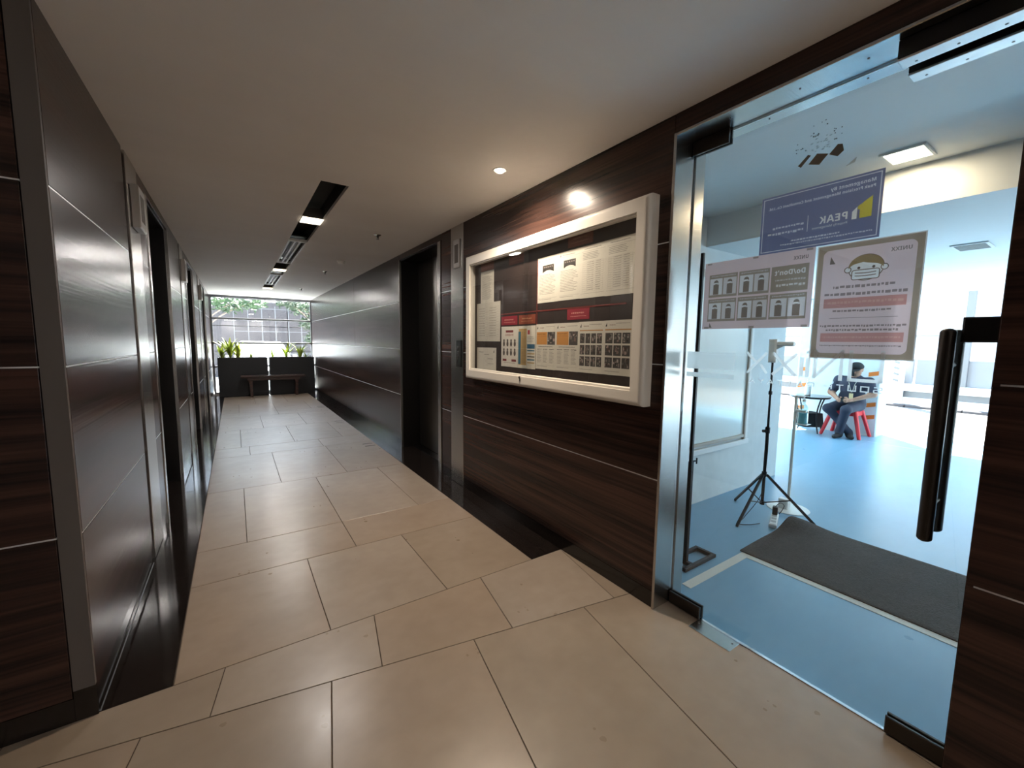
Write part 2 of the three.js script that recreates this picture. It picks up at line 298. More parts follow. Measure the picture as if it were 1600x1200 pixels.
// ---------------------------------------------------------------- lift doors
function lift(n, label, face, dir, z0, z1) {
  const D = struct('door_' + n, label, 'lift door'), at = d => face - dir * d; // d: depth into the wall
  const X = (a, b) => [Math.min(at(a), at(b)), Math.max(at(a), at(b))];
  const mid = (z0 + z1) / 2, [l0, l1] = X(0.27, 0.3);
  for (const [a, b] of [[z0, mid - 0.002], [mid + 0.002, z1]]) part(D, 'door_leaf', cb(l0, l1, 0.01, LIFT_TOP, a, b, 0.003), M.liftSteel, null, 'dark brushed steel sliding leaf');
  const [s0, s1] = X(0.3, 0.34); part(D, 'shaft_cover', bx(s0, s1, 0, LIFT_TOP + 0.05, z0 - 0.1, z1 + 0.1), M.nearBlack);
  const [j0, j1] = X(0.02, 0.27), jm = std({ color: 0x12100f, roughness: 0.35, metalness: 0.4 });
  part(D, 'jamb', bx(j0, j1, 0, LIFT_TOP, z0, z0 + 0.012), jm); part(D, 'jamb', bx(j0, j1, 0, LIFT_TOP, z1 - 0.012, z1), jm); part(D, 'head', bx(j0, j1, LIFT_TOP - 0.012, LIFT_TOP, z0, z1), jm);
  const [e0, e1] = X(-0.006, 0.03); // metal edge trims round the opening
  part(D, 'edge_trim', cb(e0, e1, 0, LIFT_TOP, z0 - 0.012, z0 + 0.002, 0.002), M.steel); part(D, 'edge_trim', cb(e0, e1, 0, LIFT_TOP, z1 - 0.002, z1 + 0.075, 0.004), M.steel);
  const [i0, i1] = X(0.16, 0.27); part(D, 'door_sill', bx(i0, i1, 0, 0.006, z0, z1), M.steelDark);
  return shade(D);
}
lift(2, 'lift doorway recessed into the right wood-grain wall beside the notice board', XR, -1, ...RIGHT_LIFT);
lift(3, 'lift doorway in the left wall nearest the lobby corner', XL, 1, ...LIFTS_L[2]);
lift(4, 'middle lift doorway of the three in the left wall', XL, 1, ...LIFTS_L[1]);
lift(5, 'lift doorway in the left wall nearest the planters', XL, 1, ...LIFTS_L[0]);
// steel pilasters beside the lifts, with indicator boxes and call buttons
function pilaster(n, face, dir, z0, z1, where, slim) {
  const P = struct('trim_' + n, 'brushed steel pilaster ' + where, 'pilaster');
  const X = (a, b) => dir > 0 ? [face + a, face + b] : [face - b, face - a], [x0, x1] = X(-0.018, 0.004);
  part(P, 'steel_sheet', cb(x0, x1, 0.004, YC, z0, z1, 0.003), M.steel);
  if (!slim) { const [g0, g1] = X(-0.02, -0.015); part(P, 'recessed_infill', bx(g0, g1, 0, YC, z1, z1 + 0.07), M.wood); }
  shade(P);
}
function indicator(face, dir, y0, y1, z0, z1, d, where) {
  const T = thing('floor_indicator', 'grey floor indicator box ' + where, 'indicator', [face, y0, (z0 + z1) / 2], 'lift floor indicators'), s = dir, w = (z1 - z0) / 2, h = y1 - y0;
  const g = dir > 0 ? cb(0, d, 0, h, -w, w, 0.006) : cb(-d, 0, 0, h, -w, w, 0.006); part(T, 'housing', g, std({ color: 0x9a948e, metalness: 0.7, roughness: 0.4 }));
  const q = dir > 0 ? bx(d, d + 0.001, 0.05, h - 0.05, -w * 0.6, w * 0.6) : bx(-d - 0.001, -d, 0.05, h - 0.05, -w * 0.6, w * 0.6); part(T, 'display', q, std({ color: 0x57504c, roughness: 0.25 }));
  shade(T);
}
pilaster(1, XR, -1, -3.98, -3.7, 'on the right wall between the lift and the notice board', true);
pilaster(2, XL, 1, -3.93, -3.57, 'on the left wall beside the lift nearest the lobby');
pilaster(3, XL, 1, -6.93, -6.57, 'on the left wall beside the middle lift');
pilaster(4, XL, 1, -9.93, -9.57, 'on the left wall beside the lift nearest the planters');
indicator(XR - 0.004, -1, 2.235, 2.515, -3.9, -3.76, 0.012, 'high on the steel pilaster by the notice board');
indicator(XL + 0.004, 1, 2.21, 2.48, -3.86, -3.64, 0.045, 'high on the left pilaster nearest the lobby');
indicator(XL + 0.004, 1, 2.21, 2.48, -6.86, -6.64, 0.045, 'high on the left pilaster by the middle lift');
indicator(XL + 0.004, 1, 2.21, 2.48, -9.86, -9.64, 0.045, 'high on the left pilaster nearest the planters');
{
  const T = thing('call_panel', 'dark lift call button panel with keys in its lock on the steel pilaster', 'call panel', [XR - 0.004, 1.24, -3.79]);
  part(T, 'plate', cb(-0.008, 0, 0, 0.275, -0.055, 0.055, 0.004), M.steelDark);
  part(T, 'button', rod([-0.016, 0.2, 0], [-0.006, 0.2, 0], 0.016, 18), M.chrome); part(T, 'button', rod([-0.014, 0.15, 0], [-0.006, 0.15, 0], 0.014, 18), M.chrome);
  part(T, 'key_lock', rod([-0.02, 0.105, 0], [-0.006, 0.105, 0], 0.012, 16), M.chrome);
  part(T, 'key', merge([cb(-0.024, -0.02, 0.06, 0.105, -0.008, 0.008, 0.001), cb(-0.028, -0.025, 0.045, 0.085, 0.004, 0.02, 0.001)]), M.chrome);
  shade(T);
}
// ---------------------------------------------------------------- ceiling fittings
function slotLamp(z, where) {
  const T = thing('ceiling_lamp', 'square warm-white downlight in the dark ceiling slot ' + where, 'lamp', [(SX0 + SX1) / 2, YC - 0.012, z], 'downlights in the ceiling slot');
  part(T, 'housing', bx(-0.088, 0.088, 0.008, 0.1, -0.1, 0.1), std({ color: 0x2b2624, roughness: 0.6 }));
  part(T, 'diffuser', cb(-0.092, 0.092, 0, 0.01, -0.105, 0.105, 0.003), std({ color: 0xfff2dc, emissive: rgb(1, 0.86, 0.66), emissiveIntensity: 1.6, roughness: 0.5 }), null, 'glowing diffuser');
  const L = new THREE.RectAreaLight(WARM.clone(), 135, 0.17, 0.19); L.position.set((SX0 + SX1) / 2, YC - 0.018, z); L.lookAt(L.position.x, 0, z); scene.add(L); shade(T);
}
slotLamp(-4.52, 'nearest the lobby'); slotLamp(-7.99, 'between the two air vents'); slotLamp(-10.98, 'nearest the window');
function vent(z0, z1, where) {
  const T = thing('air_vent', 'white slotted air vent in the ceiling slot ' + where, 'vent', [(SX0 + SX1) / 2, YC - 0.006, (z0 + z1) / 2], 'air vents in the ceiling slot'), l = (z1 - z0) / 2, w = 0.1;
  part(T, 'frame', merge([cb(-w, -w + 0.022, 0, 0.03, -l, l, 0.003), cb(w - 0.022, w, 0, 0.03, -l, l, 0.003), cb(-w + 0.022, w - 0.022, 0, 0.03, -l, -l + 0.05, 0.003), cb(-w + 0.022, w - 0.022, 0, 0.03, l - 0.05, l, 0.003)]), M.whitePaint);
  for (const x of [-0.026, 0.026]) part(T, 'slat', cb(x - 0.012, x + 0.012, 0.002, 0.028, -l + 0.05, l - 0.05, 0.004), M.whitePaint);
  part(T, 'duct', bx(-w + 0.005, w - 0.005, 0.06, 0.07, -l, l), M.nearBlack); shade(T);
}
vent(-7.24, -5.55, 'nearest the lobby'); vent(-10.25, -8.6, 'nearest the window');
{ // warm recessed spot
  const T = thing('recessed_spotlight', 'small round warm spotlight recessed in the plaster ceiling above the notice board', 'lamp', [1.54, YC, -2.466]);
  part(T, 'trim_ring', lathe([[0.034, 0.002], [0.034, -0.002], [0.046, -0.004], [0.048, 0.0], [0.034, 0.002]]), M.whitePaint);
  part(T, 'can', lathe([[0.034, 0], [0.036, 0.03], [0.036, 0.1], [0.0, 0.1]]), M.chrome);
  part(T, 'bulb', (() => { const g = new THREE.SphereGeometry(0.03, 20, 12, 0, Math.PI * 2, Math.PI / 2, Math.PI / 2); g.scale(1, 0.75, 1); g.translate(0, 0.003, 0); return g; })(), std({ color: 0xffe6c0, emissive: rgb(1, 0.8, 0.55), emissiveIntensity: 14, roughness: 0.4 }), null, 'glowing warm lamp face');
  const L = new THREE.SpotLight(rgb(1, 0.83, 0.65), 7.4, 0, rad(84), 0.75, 2); L.position.set(1.54, YC - 0.03, -2.466); L.target.position.set(1.54, 0, -2.466); L.castShadow = true; L.shadow.radius = 1.4; scene.add(L, L.target);
  shade(T);
}
for (const [x, z, where] of ADDED_PANELS) {
  const T = thing('added_panel_lamp', 'added out-of-view lobby ceiling panel lamp ' + where, 'lamp', [x, YC - 0.02, z], 'added lobby panel lamps');
  part(T, 'frame', merge([cb(-0.32, -0.3, 0, 0.02, -0.32, 0.32, 0.002), cb(0.3, 0.32, 0, 0.02, -0.32, 0.32, 0.002), cb(-0.3, 0.3, 0, 0.02, -0.32, -0.3, 0.002), cb(-0.3, 0.3, 0, 0.02, 0.3, 0.32, 0.002)]), M.whitePaint);
  part(T, 'diffuser', bx(-0.3, 0.3, 0.005, 0.018, -0.3, 0.3), std({ color: 0xffffff, emissive: rgb(1, 0.85, 0.68), emissiveIntensity: 1.2 }));
  const L = new THREE.RectAreaLight(WARM.clone(), ADDED_GLOW, 0.6, 0.6); L.position.set(x, YC - 0.024, z); L.lookAt(x, 0, z); scene.add(L); shade(T);
}
function sprinkler(x, z, where) {
  const T = thing('sprinkler', 'small ceiling sprinkler head ' + where, 'sprinkler', [x, YC, z], 'ceiling sprinklers');
  part(T, 'rosette', lathe([[0.0, -0.012], [0.02, -0.012], [0.036, -0.004], [0.038, 0]], 20), M.chrome);
  part(T, 'frame', merge([rod([-0.012, -0.012, 0], [-0.006, -0.045, 0], 0.003, 6), rod([0.012, -0.012, 0], [0.006, -0.045, 0], 0.003, 6), cyl(0.006, 0.009, 0.02, 10, 0, -0.032, 0)]), M.steelDark);
  part(T, 'deflector', cyl(0.016, 0.016, 0.002, 16, 0, -0.048, 0), M.steelDark); shade(T);
}
sprinkler(1.356, -4.695, 'between the slot and the right lift'); sprinkler(1.324, -7.68, 'just beyond the smoke detector'); sprinkler(1.315, -10.6, 'nearest the window');
{
  const T = thing('smoke_detector', 'white round smoke detector on the ceiling near the right wall', 'smoke detector', [1.351, YC, -6.545]);
  part(T, 'base', lathe([[0.0, -0.018], [0.056, -0.018], [0.058, -0.012], [0.058, 0]], 28), M.whitePlastic);
  part(T, 'sensor_cap', lathe([[0.0, -0.052], [0.03, -0.05], [0.042, -0.04], [0.046, -0.018]], 28), M.whitePlastic); shade(T);
}
// ---------------------------------------------------------------- end window
{
  const W = struct('window_1', 'full-width corridor end window in four horizontal panes with grey bars', 'window'), f = M.frameGrey;
  const ys = [0, 0.75, 1.385, 2.04, YC];
  for (const [i, y] of ys.entries()) { const h = i === 0 ? 0.06 : i === 4 ? 0.07 : 0.05, y0 = i === 0 ? 0 : i === 4 ? y - h : y - h / 2; part(W, 'bar', cb(XL, XR + 0.02, y0, y0 + h, ZW - 0.06, ZW, 0.004), f); }
  for (const x of [XL, XR - 0.02]) part(W, 'mullion', cb(x, x + 0.05, 0.06, YC - 0.07, ZW - 0.06, ZW, 0.004), f);
  for (let i = 0; i < 4; i++) part(W, 'pane', bx(XL + 0.05, XR - 0.02, ys[i] + (i ? 0.025 : 0.06), ys[i + 1] - (i === 3 ? 0.07 : 0.025), ZW - 0.034, ZW - 0.03), M.clearGlass);
  shade(W);
}
// ---------------------------------------------------------------- planters, plants, bench
function planter(x0, x1, label) {
  const T = thing('planter', label, 'planter', [(x0 + x1) / 2, 0, -13.12], 'black box planters'), w = (x1 - x0) / 2, m = std({ color: 0x1c1d1f, roughness: 0.5 });
  part(T, 'front', cb(-w, w, 0, 1.01, 0.2, 0.225, 0.004), m); part(T, 'back', cb(-w, w, 0, 1.01, -0.225, -0.2, 0.004), m);
  part(T, 'side', cb(-w, -w + 0.025, 0, 1.01, -0.2, 0.2, 0.004), m); part(T, 'side', cb(w - 0.025, w, 0, 1.01, -0.2, 0.2, 0.004), m);
  part(T, 'soil', bx(-w + 0.025, w - 0.025, 0.85, 0.93, -0.2, 0.2), std({ color: 0x3a2a1e, roughness: 1 })); shade(T);
}
planter(-0.395, 0.712, 'black box planter with the dense clump of yellow-green leaves'); planter(0.757, 1.86, 'black box planter with sparse arching leaves beside the right wall');
function leafGeo(l, w, bend, curl) { // a long strap leaf with thickness of fold, growing up y and bending to +x
  const n = 9, pos = [], idx = [];
  for (let i = 0; i <= n; i++) {
    const t = i / n, a = bend * t, x = l * (bend ? (1 - Math.cos(a)) / bend : 0), y = l * (bend ? Math.sin(a) / bend : t), hw = w * Math.pow(Math.sin(Math.PI * Math.min(1, 0.12 + t * 0.88)), 0.7) * 0.5, k = curl * hw;
    pos.push(x, y, -hw, x + k * Math.cos(a), y - k * Math.sin(a) * 0, 0, x, y, hw);
    if (i < n) { const o = i * 3; idx.push(o, o + 1, o + 4, o, o + 4, o + 3, o + 1, o + 2, o + 5, o + 1, o + 5, o + 4); }
  }
  const g = new THREE.BufferGeometry(); g.setAttribute('position', new THREE.Float32BufferAttribute(pos, 3)); g.setIndex(idx); g.computeVertexNormals(); return g;
}
const LEAF = [leafGeo(0.42, 0.06, 0.5, -0.5), leafGeo(0.5, 0.055, 0.9, -0.5), leafGeo(0.34, 0.065, 0.7, -0.5), leafGeo(0.6, 0.045, 1.4, -0.5)];
function plant(label, x, z, n, s0, s1, kinds, tilt) {
  const T = thing('leafy_plant', label, 'plant', [x, 0.93, z], 'plants in the planters');
  part(T, 'stem', rod([0, -0.02, 0], [0.01, 0.12 * s1, 0], 0.012, 8, 0.008), std({ color: 0x6f6a3a, roughness: 0.8 }));
  for (let i = 0; i < n; i++) { const l = part(T, 'leaf', LEAF[kinds[Math.floor(rnd() * kinds.length)]], M.plant[Math.floor(rnd() * 3)], [rr(-0.015, 0.015), rr(0, 0.1) * s1, rr(-0.015, 0.015)]); l.rotation.set(rr(-tilt, tilt) * 0.4, i * 2.4 + rr(-0.3, 0.3), rr(-tilt, tilt * 0.2)); l.scale.setScalar(rr(s0, s1)); }
  shade(T);
}
plant('yellow-green strap-leaved plant at the far left end of its planter', -0.3, -13.1, 14, 0.65, 1.0, [0, 1, 2], 0.3);
plant('tallest yellow-green strap-leaved plant in the dense clump', -0.12, -13.12, 24, 0.85, 1.3, [0, 1, 2], 0.3);
plant('bushy yellow-green plant beside the tallest one in the dense clump', 0.06, -13.08, 20, 0.7, 1.15, [0, 1, 2], 0.35);
plant('low small-leaved plant in the planter by the gap', 0.35, -13.1, 7, 0.35, 0.6, [0, 2], 0.4);
plant('low drooping plant right beside the gap between planters', 0.85, -13.1, 6, 0.4, 0.75, [3, 1], 0.5);
plant('sparse plant with long thin arching leaves', 1.2, -13.12, 10, 0.8, 1.2, [3, 1], 0.5);
plant('upright yellow-green plant with narrow leaves near the right wall', 1.52, -13.1, 12, 0.75, 1.1, [0, 3], 0.35);
plant('small arching plant at the end of the planter against the right wall', 1.68, -13.12, 8, 0.4, 0.6, [3, 1, 0], 0.4);
{
  const wm = std({ map: woodTex, color: 0xffc9a8, roughness: 0.35 }), T = thing('bench', 'low brown wooden bench with bracketed legs in front of the planters', 'bench', [0.825, 0, -12.62]);
  part(T, 'seat', cb(-0.74, 0.74, 0.5, 0.552, -0.15, 0.15, 0.008), wm);
  part(T, 'apron', merge([cb(-0.6, 0.6, 0.43, 0.5, 0.105, 0.125, 0.003), cb(-0.6, 0.6, 0.43, 0.5, -0.125, -0.105, 0.003)]), wm);
  for (const s of [-1, 1]) {
    for (const q of [-1, 1]) part(T, 'leg', bar([s * 0.52, 0, q * 0.11], [s * 0.53, 0.5, q * 0.1], 0.06, 0.045), wm);
    part(T, 'stretcher', cb(s * 0.525 - 0.015, s * 0.525 + 0.015, 0.16, 0.2, -0.1, 0.1, 0.003), wm);
    for (const d of [-1, 1]) { const sh = new THREE.Shape([[0, 0], [0.11, 0], [0.04, -0.04], [0, -0.13]].map(([x, y]) => new THREE.Vector2(d * x, y))); const g = new THREE.ExtrudeGeometry(sh, { depth: 0.02, bevelEnabled: false }); g.translate(s * 0.53 + d * 0.028, 0.5, 0.1); part(T, 'bracket', g, wm); }
  }
  shade(T);
}
// ---------------------------------------------------------------- outside the end window
{
  const G = struct('ground_yard', 'pale sunlit concrete yard outside the end window', 'ground'); part(G, 'slab', bx(-14, 16, -0.25, -0.1, -30, ZW - 0.1), std({ map: stuccoTex, roughness: 0.85 })); shade(G);
  const B = struct('yard_wall', 'tall grey concrete wall across the yard with panel joints', 'wall');
  for (let i = 0; i < 7; i++) for (let j = 0; j < 3; j++) part(B, 'panel', cb(-6 + i * 2.0 + 0.012, -4 + i * 2.0 - 0.012, -0.1 + j * 1.07 + 0.01, 0.97 + j * 1.07 - 0.01, -21.2, -21.05, 0.01, rr(0, 3), rr(0, 3)), M.concrete);
  part(B, 'core', bx(-6, 8, -0.1, 3.1, -21.4, -21.19), M.concrete); shade(B);
  const T = thing('trellis', 'thin metal grid trellis standing before the yard wall', 'trellis', [1.6, -0.1, -20.6]);
  for (let i = 0; i < 8; i++) part(T, 'upright', bar([-1.6 + i * 0.5, 0, 0], [-1.6 + i * 0.5, 3.0, 0], 0.03, 0.03), M.frameGrey);
  for (let j = 1; j < 7; j++) part(T, 'rail', bar([-1.6, j * 0.48, 0.02], [1.9, j * 0.48, 0.02], 0.022, 0.022), M.frameGrey);
  shade(T);
}
const leafCard = (() => { const g = new THREE.BufferGeometry(); g.setAttribute('position', new THREE.Float32BufferAttribute([0, 0, 0, 0.03, 0.01, 0.05, 0, 0, 0.14, -0.03, 0.01, 0.05], 3)); g.setIndex([0, 1, 2, 0, 2, 3]); g.computeVertexNormals(); return g; })();
function tree(label, x, z, h, blobs, color) {
  const T = thing('tree', label, 'tree', [x, -0.1, z], 'trees in the yard'), bark = std({ color: 0x8a7a6c, roughness: 0.9 });
  part(T, 'trunk', tube([[0, -0.02, 0], [0.06, h * 0.4, 0.03], [0.0, h * 0.75, 0], [0.1, h, 0.05]], 0.07, 16, 8), bark);
  for (const [bx_, by, bz] of blobs) part(T, 'branch', tube([[0.02, h * 0.55, 0], [bx_ * 0.5, (h * 0.6 + by) / 2 + 0.1, bz * 0.5], [bx_, by, bz]], 0.025, 8, 6), bark);
  const N = blobs.length * 300, im = new THREE.InstancedMesh(leafCard, phy({ color, roughness: 0.7, transmission: 0.35, thickness: 0, side: THREE.DoubleSide }), N), m = new THREE.Matrix4(), q = new THREE.Quaternion(), e = new THREE.Euler();
  for (let i = 0; i < N; i++) { const [a, b, c, r] = blobs[i % blobs.length]; const th = rr(0, 6.283), ph = Math.acos(rr(-1, 1)), ra = r * Math.cbrt(rnd()); e.set(rr(0, 6), rr(0, 6), rr(0, 6)); q.setFromEuler(e); const s = rr(0.7, 1.5); m.compose(new THREE.Vector3(a + ra * Math.sin(ph) * Math.cos(th), b + ra * 0.6 * Math.cos(ph), c + ra * Math.sin(ph) * Math.sin(th)), q, new THREE.Vector3(s, s, s)); im.setMatrixAt(i, m); im.setColorAt(i, new THREE.Color().setScalar(rr(0.7, 1.2))); }
  im.name = 'foliage'; im.userData.kind = 'stuff'; im.castShadow = im.receiveShadow = true; T.add(im); shade(T);
}
tree('bright green tree leaning over the yard wall at the left', -1.2, -18.6, 3.0, [[0.4, 2.95, 0, 0.55], [1.1, 2.85, 0.1, 0.5], [1.8, 3.0, -0.1, 0.5], [-0.6, 3.0, 0, 0.6]], 0x2c4a24);
tree('grey-green tree by the trellis at the right of the yard', 3.2, -18.9, 2.8, [[-0.8, 2.9, 0, 0.55], [-1.4, 3.15, 0.1, 0.45], [-0.5, 2.3, 0.1, 0.5], [0.3, 3.0, 0, 0.6], [-0.4, 1.7, 0.2, 0.42]], 0x33482e);
{ // white saloon car parked nose-on
  const T = thing('car', 'white saloon car parked outside the end window', 'car', [0.78, -0.1, -17.3]), paint = phy({ color: 0xf2f2f2, roughness: 0.25, clearcoat: 1, clearcoatRoughness: 0.05 }), dark = phy({ color: 0x14181b, roughness: 0.06 });
  const prof = [[2.1, 0.32], [2.12, 0.62], [1.95, 0.78], [1.05, 0.92], [0.35, 1.42], [-0.3, 1.52], [-0.95, 1.46], [-1.65, 1.04], [-2.05, 0.98], [-2.12, 0.6], [-2.08, 0.32]];
  const loft = (p, w, y0, y1) => { // side profile swept across x, narrowing upward
    const sh = new THREE.Shape(p.map(([z, y]) => new THREE.Vector2(z, y))); const g = new THREE.ExtrudeGeometry(sh, { depth: 2 * w, steps: 10, bevelEnabled: true, bevelThickness: 0.08, bevelSize: 0.06, bevelOffset: -0.06, bevelSegments: 3 });
    g.rotateY(-Math.PI / 2); g.translate(w, 0, 0); const a = g.attributes.position; for (let i = 0; i < a.count; i++) { const t = Math.max(0, (a.getY(i) - y0) / (y1 - y0)); a.setX(i, a.getX(i) * (1 - 0.26 * t)); } g.computeVertexNormals(); return g;
  };
  part(T, 'body', loft(prof, 0.8, 0.9, 1.52), paint);
  const quad = pts => { const g = new THREE.BufferGeometry(); g.setAttribute('position', new THREE.Float32BufferAttribute(pts.flat(), 3)); g.setIndex([0, 1, 2, 0, 2, 3]); g.computeVertexNormals(); return g; };
  part(T, 'windscreen', quad([[-0.72, 0.96, 1.02], [0.72, 0.96, 1.02], [0.58, 1.43, 0.4], [-0.58, 1.43, 0.4]]), phy({ color: 0xc4c8cc, roughness: 0.1 }), null, 'windscreen coloured pale to stand for glare'); part(T, 'rear_window', quad([[0.7, 1.08, -1.64], [-0.7, 1.08, -1.64], [-0.58, 1.44, -1.02], [0.58, 1.44, -1.02]]), dark);  // bright glare is put into the pale windscreen colour
  for (const s of [-1, 1]) {
    part(T, 'side_window', quad([[s * 0.885, 0.95, 0.9], [s * 0.885, 0.97, -1.4], [s * 0.69, 1.42, -0.9], [s * 0.69, 1.42, 0.3]]), dark);
    for (const z of [1.3, -1.35]) { const w = part(T, 'wheel', (() => { const g = lathe([[0.0, -0.1], [0.2, -0.1], [0.29, -0.1], [0.31, -0.06], [0.31, 0.06], [0.29, 0.1], [0.0, 0.1]], 24); g.rotateZ(Math.PI / 2); return g; })(), M.nearBlack, [s * 0.8, 0.31, z]); part(w, 'rim', rod([s * 0.09, 0, 0], [s * 0.11, 0, 0], 0.19, 20), M.chrome); }
    part(T, 'headlamp', cb(s * 0.62 - 0.15, s * 0.62 + 0.15, 0.6, 0.72, 2.06, 2.13, 0.02), M.chrome); part(T, 'wing_mirror', cb(s * 0.98 - 0.07, s * 0.98 + 0.07, 0.93, 1.05, 0.65, 0.75, 0.02), paint);
  }
  part(T, 'grille', cb(-0.4, 0.4, 0.42, 0.6, 2.1, 2.14, 0.01), M.nearBlack); shade(T);
}
// ---------------------------------------------------------------- glass entrance door in its steel frame
const GX = 2.05, DZ0 = -1.352, DZ1 = -0.222;
{
  const T = struct('trim_5', 'brushed stainless steel frame round the glass entrance door', 'door frame');
  part(T, 'jamb', cb(XR - 0.004, 2.16, 0.002, 2.56, -1.375, -1.358, 0.003), M.steel); part(T, 'head', cb(XR - 0.004, 2.16, 2.548, 2.562, -1.358, -0.217, 0.003), M.steel);
  part(T, 'stop_bead', bx(GX + 0.012, GX + 0.022, 0.002, 2.548, -1.358, -1.35), M.steel); part(T, 'stop_bead', bx(GX + 0.012, GX + 0.02, 2.54, 2.548, -1.35, -0.217), M.alu);
  for (const [x, z] of [[1.96, -1.12], [1.97, -0.84], [1.97, -0.62], [2.11, -1.02], [2.11, -0.66]]) part(T, 'screw', cyl(0.004, 0.004, 0.002, 10, x, 2.546, z), M.steelDark);
  part(T, 'threshold', cb(GX - 0.005, GX + 0.012, -0.003, 0.004, -1.36, -0.217, 0.001), M.chrome); shade(T);
  const D = struct('door_1', 'frameless glass entrance door with steel patch fittings and long pull handle', 'glass door');
  part(D, 'glass_leaf', bx(GX - 0.005, GX + 0.005, 0.012, 2.542, DZ0 + 0.004, DZ1), M.glass);
  for (const [y0, y1] of [[2.478, 2.546], [0.006, 0.075]]) { const z1 = -1.163; part(D, 'patch_hinge', merge([cb(GX - 0.02, GX - 0.0055, y0, y1, DZ0, z1, 0.003), cb(GX + 0.0055, GX + 0.02, y0, y1, DZ0, z1, 0.003)]), M.steelDark, null, 'dark mirror-steel corner hinge'); }
  part(D, 'patch_lock', merge([cb(GX - 0.02, GX - 0.0055, 0.006, 0.075, -0.392, DZ1, 0.003), cb(GX + 0.0055, GX + 0.02, 0.006, 0.075, -0.392, DZ1, 0.003)]), M.steelDark, null, 'steel corner lock at the foot of the door');
  for (const [x, s] of [[GX - 0.07, -1], [GX + 0.07, 1]]) {
    const H = part(D, 'pull_handle', tube([[x, 0.835, -0.335], [x, 1.0, -0.335], [x, 1.4, -0.335], [x, 1.552, -0.335]], 0.021, 20, 20), M.steelDark, null, 'long brushed tubular pull handle');
    for (const y of [0.837, 1.55]) { const g = new THREE.SphereGeometry(0.021, 20, 12); g.scale(1, 0.7, 1); g.translate(x, y, -0.335); part(H, 'end_cap', g, M.steelDark); }
    for (const y of [0.95, 1.44]) part(H, 'standoff', rod([x, y, -0.335], [GX + s * 0.006, y, -0.335], 0.009, 12), M.steelDark);
  }
  part(D, 'latch_box', cb(GX - 0.075, GX - 0.02, 1.518, 1.6, -0.305, -0.218, 0.006), M.blackMetal, null, 'black latch box beside the handle');
  // frosted lettering, read from outside, so mirrored from in here; letters are flat shapes on the outer face
  const LX = GX + 0.0056, lt = 0.0006;
  const stroke = (pts, w) => { const gs = []; for (let i = 0; i < pts.length - 1; i++) { const [z0, y0] = pts[i], [z1, y1] = pts[i + 1], dz = z1 - z0, dy = y1 - y0, l = Math.hypot(dz, dy), e = w * 0.5 / l; const g = new THREE.BoxGeometry(lt, w, l * (1 + (pts.length > 2 ? 2 * e : 0))); g.rotateX(-Math.atan2(dy, dz)); g.translate(LX, (y0 + y1) / 2, (z0 + z1) / 2); gs.push(g); } return gs; };
  const letter = (name, lists, w) => part(D, name, merge(lists.flatMap(p => stroke(p, w))), M.frost, null, 'frosted white letter on the glass');
  const yb = 1.366, yt = 1.478, w = 0.013;
  letter('letter_u', [[[-0.515, yt], [-0.515, yb], [-0.613, yb], [-0.613, yt]]], w);
  letter('letter_n', [[[-0.643, yb], [-0.643, yt], [-0.735, yb + 0.004], [-0.735, yt]]], w);
  letter('letter_i', [[[-0.762, yb], [-0.762, yt - 0.028]], [[-0.762, yt - 0.01], [-0.762, yt]]], w + 0.002);
  letter('letter_i', [[[-0.785, yb], [-0.785, yt - 0.028]]], w + 0.002);
  letter('letter_x', [[[-0.805, yb], [-0.902, yb + 0.1]], [[-0.902, yb], [-0.805, yb + 0.1]]], w);
  letter('letter_x', [[[-0.925, yb + 0.004], [-0.955, yb + 0.045]], [[-0.93, yb + 0.1], [-1.015, yb + 0.002]], [[-0.972, yb + 0.052], [-1.02, yb + 0.1]]].slice(0, 3), w * 0.9);
  const C = { S: [[[0, 1], [1, 1]], [[0, 1], [0, 0.5]], [[0, 0.5], [1, 0.5]], [[1, 0.5], [1, 0]], [[1, 0], [0, 0]]], O: [[[0, 0], [1, 0], [1, 1], [0, 1], [0, 0]]], U: [[[0, 1], [0, 0], [1, 0], [1, 1]]], T: [[[0, 1], [1, 1]], [[0.5, 1], [0.5, 0]]], H: [[[0, 0], [0, 1]], [[1, 0], [1, 1]], [[0, 0.5], [1, 0.5]]], P: [[[0, 0], [0, 1], [1, 1], [1, 0.45], [0, 0.45]]], A: [[[0, 0], [0.5, 1], [1, 0]], [[0.2, 0.3], [0.8, 0.3]]], Y: [[[0, 1], [0.5, 0.5], [1, 1]], [[0.5, 0.5], [0.5, 0]]] };
  let z = -0.508; for (const ch of 'SOUTH PATTAYA') { if (ch === ' ') { z -= 0.022; continue; } letter('letter_' + ch.toLowerCase(), C[ch].map(p => p.map(([u, v]) => [z - u * 0.024, 1.322 + v * 0.02])), 0.0042); z -= 0.0405; }
  // frosted film bands beside the frame
  part(D, 'frosted_band', bx(LX - 0.0003, LX + 0.0003, 1.372, 1.462, -1.335, -1.075), phy({ color: 0xf4f8f9, transmission: 1, roughness: 0.78, thickness: 0 })); part(D, 'frosted_band', bx(LX - 0.0003, LX + 0.0003, 1.328, 1.352, -1.335, -1.075), phy({ color: 0xf4f8f9, transmission: 1, roughness: 0.78, thickness: 0 }));
  // remains of old tape
  const brown = std({ color: 0x6b5136, roughness: 0.7 });
  const scrap = pts => { const sh = new THREE.Shape(pts.map(([zz, y]) => new THREE.Vector2(-zz, y))); const g = new THREE.ExtrudeGeometry(sh, { depth: 0.0005, bevelEnabled: false }); g.rotateY(Math.PI / 2); g.translate(LX, 0, 0); return g; };
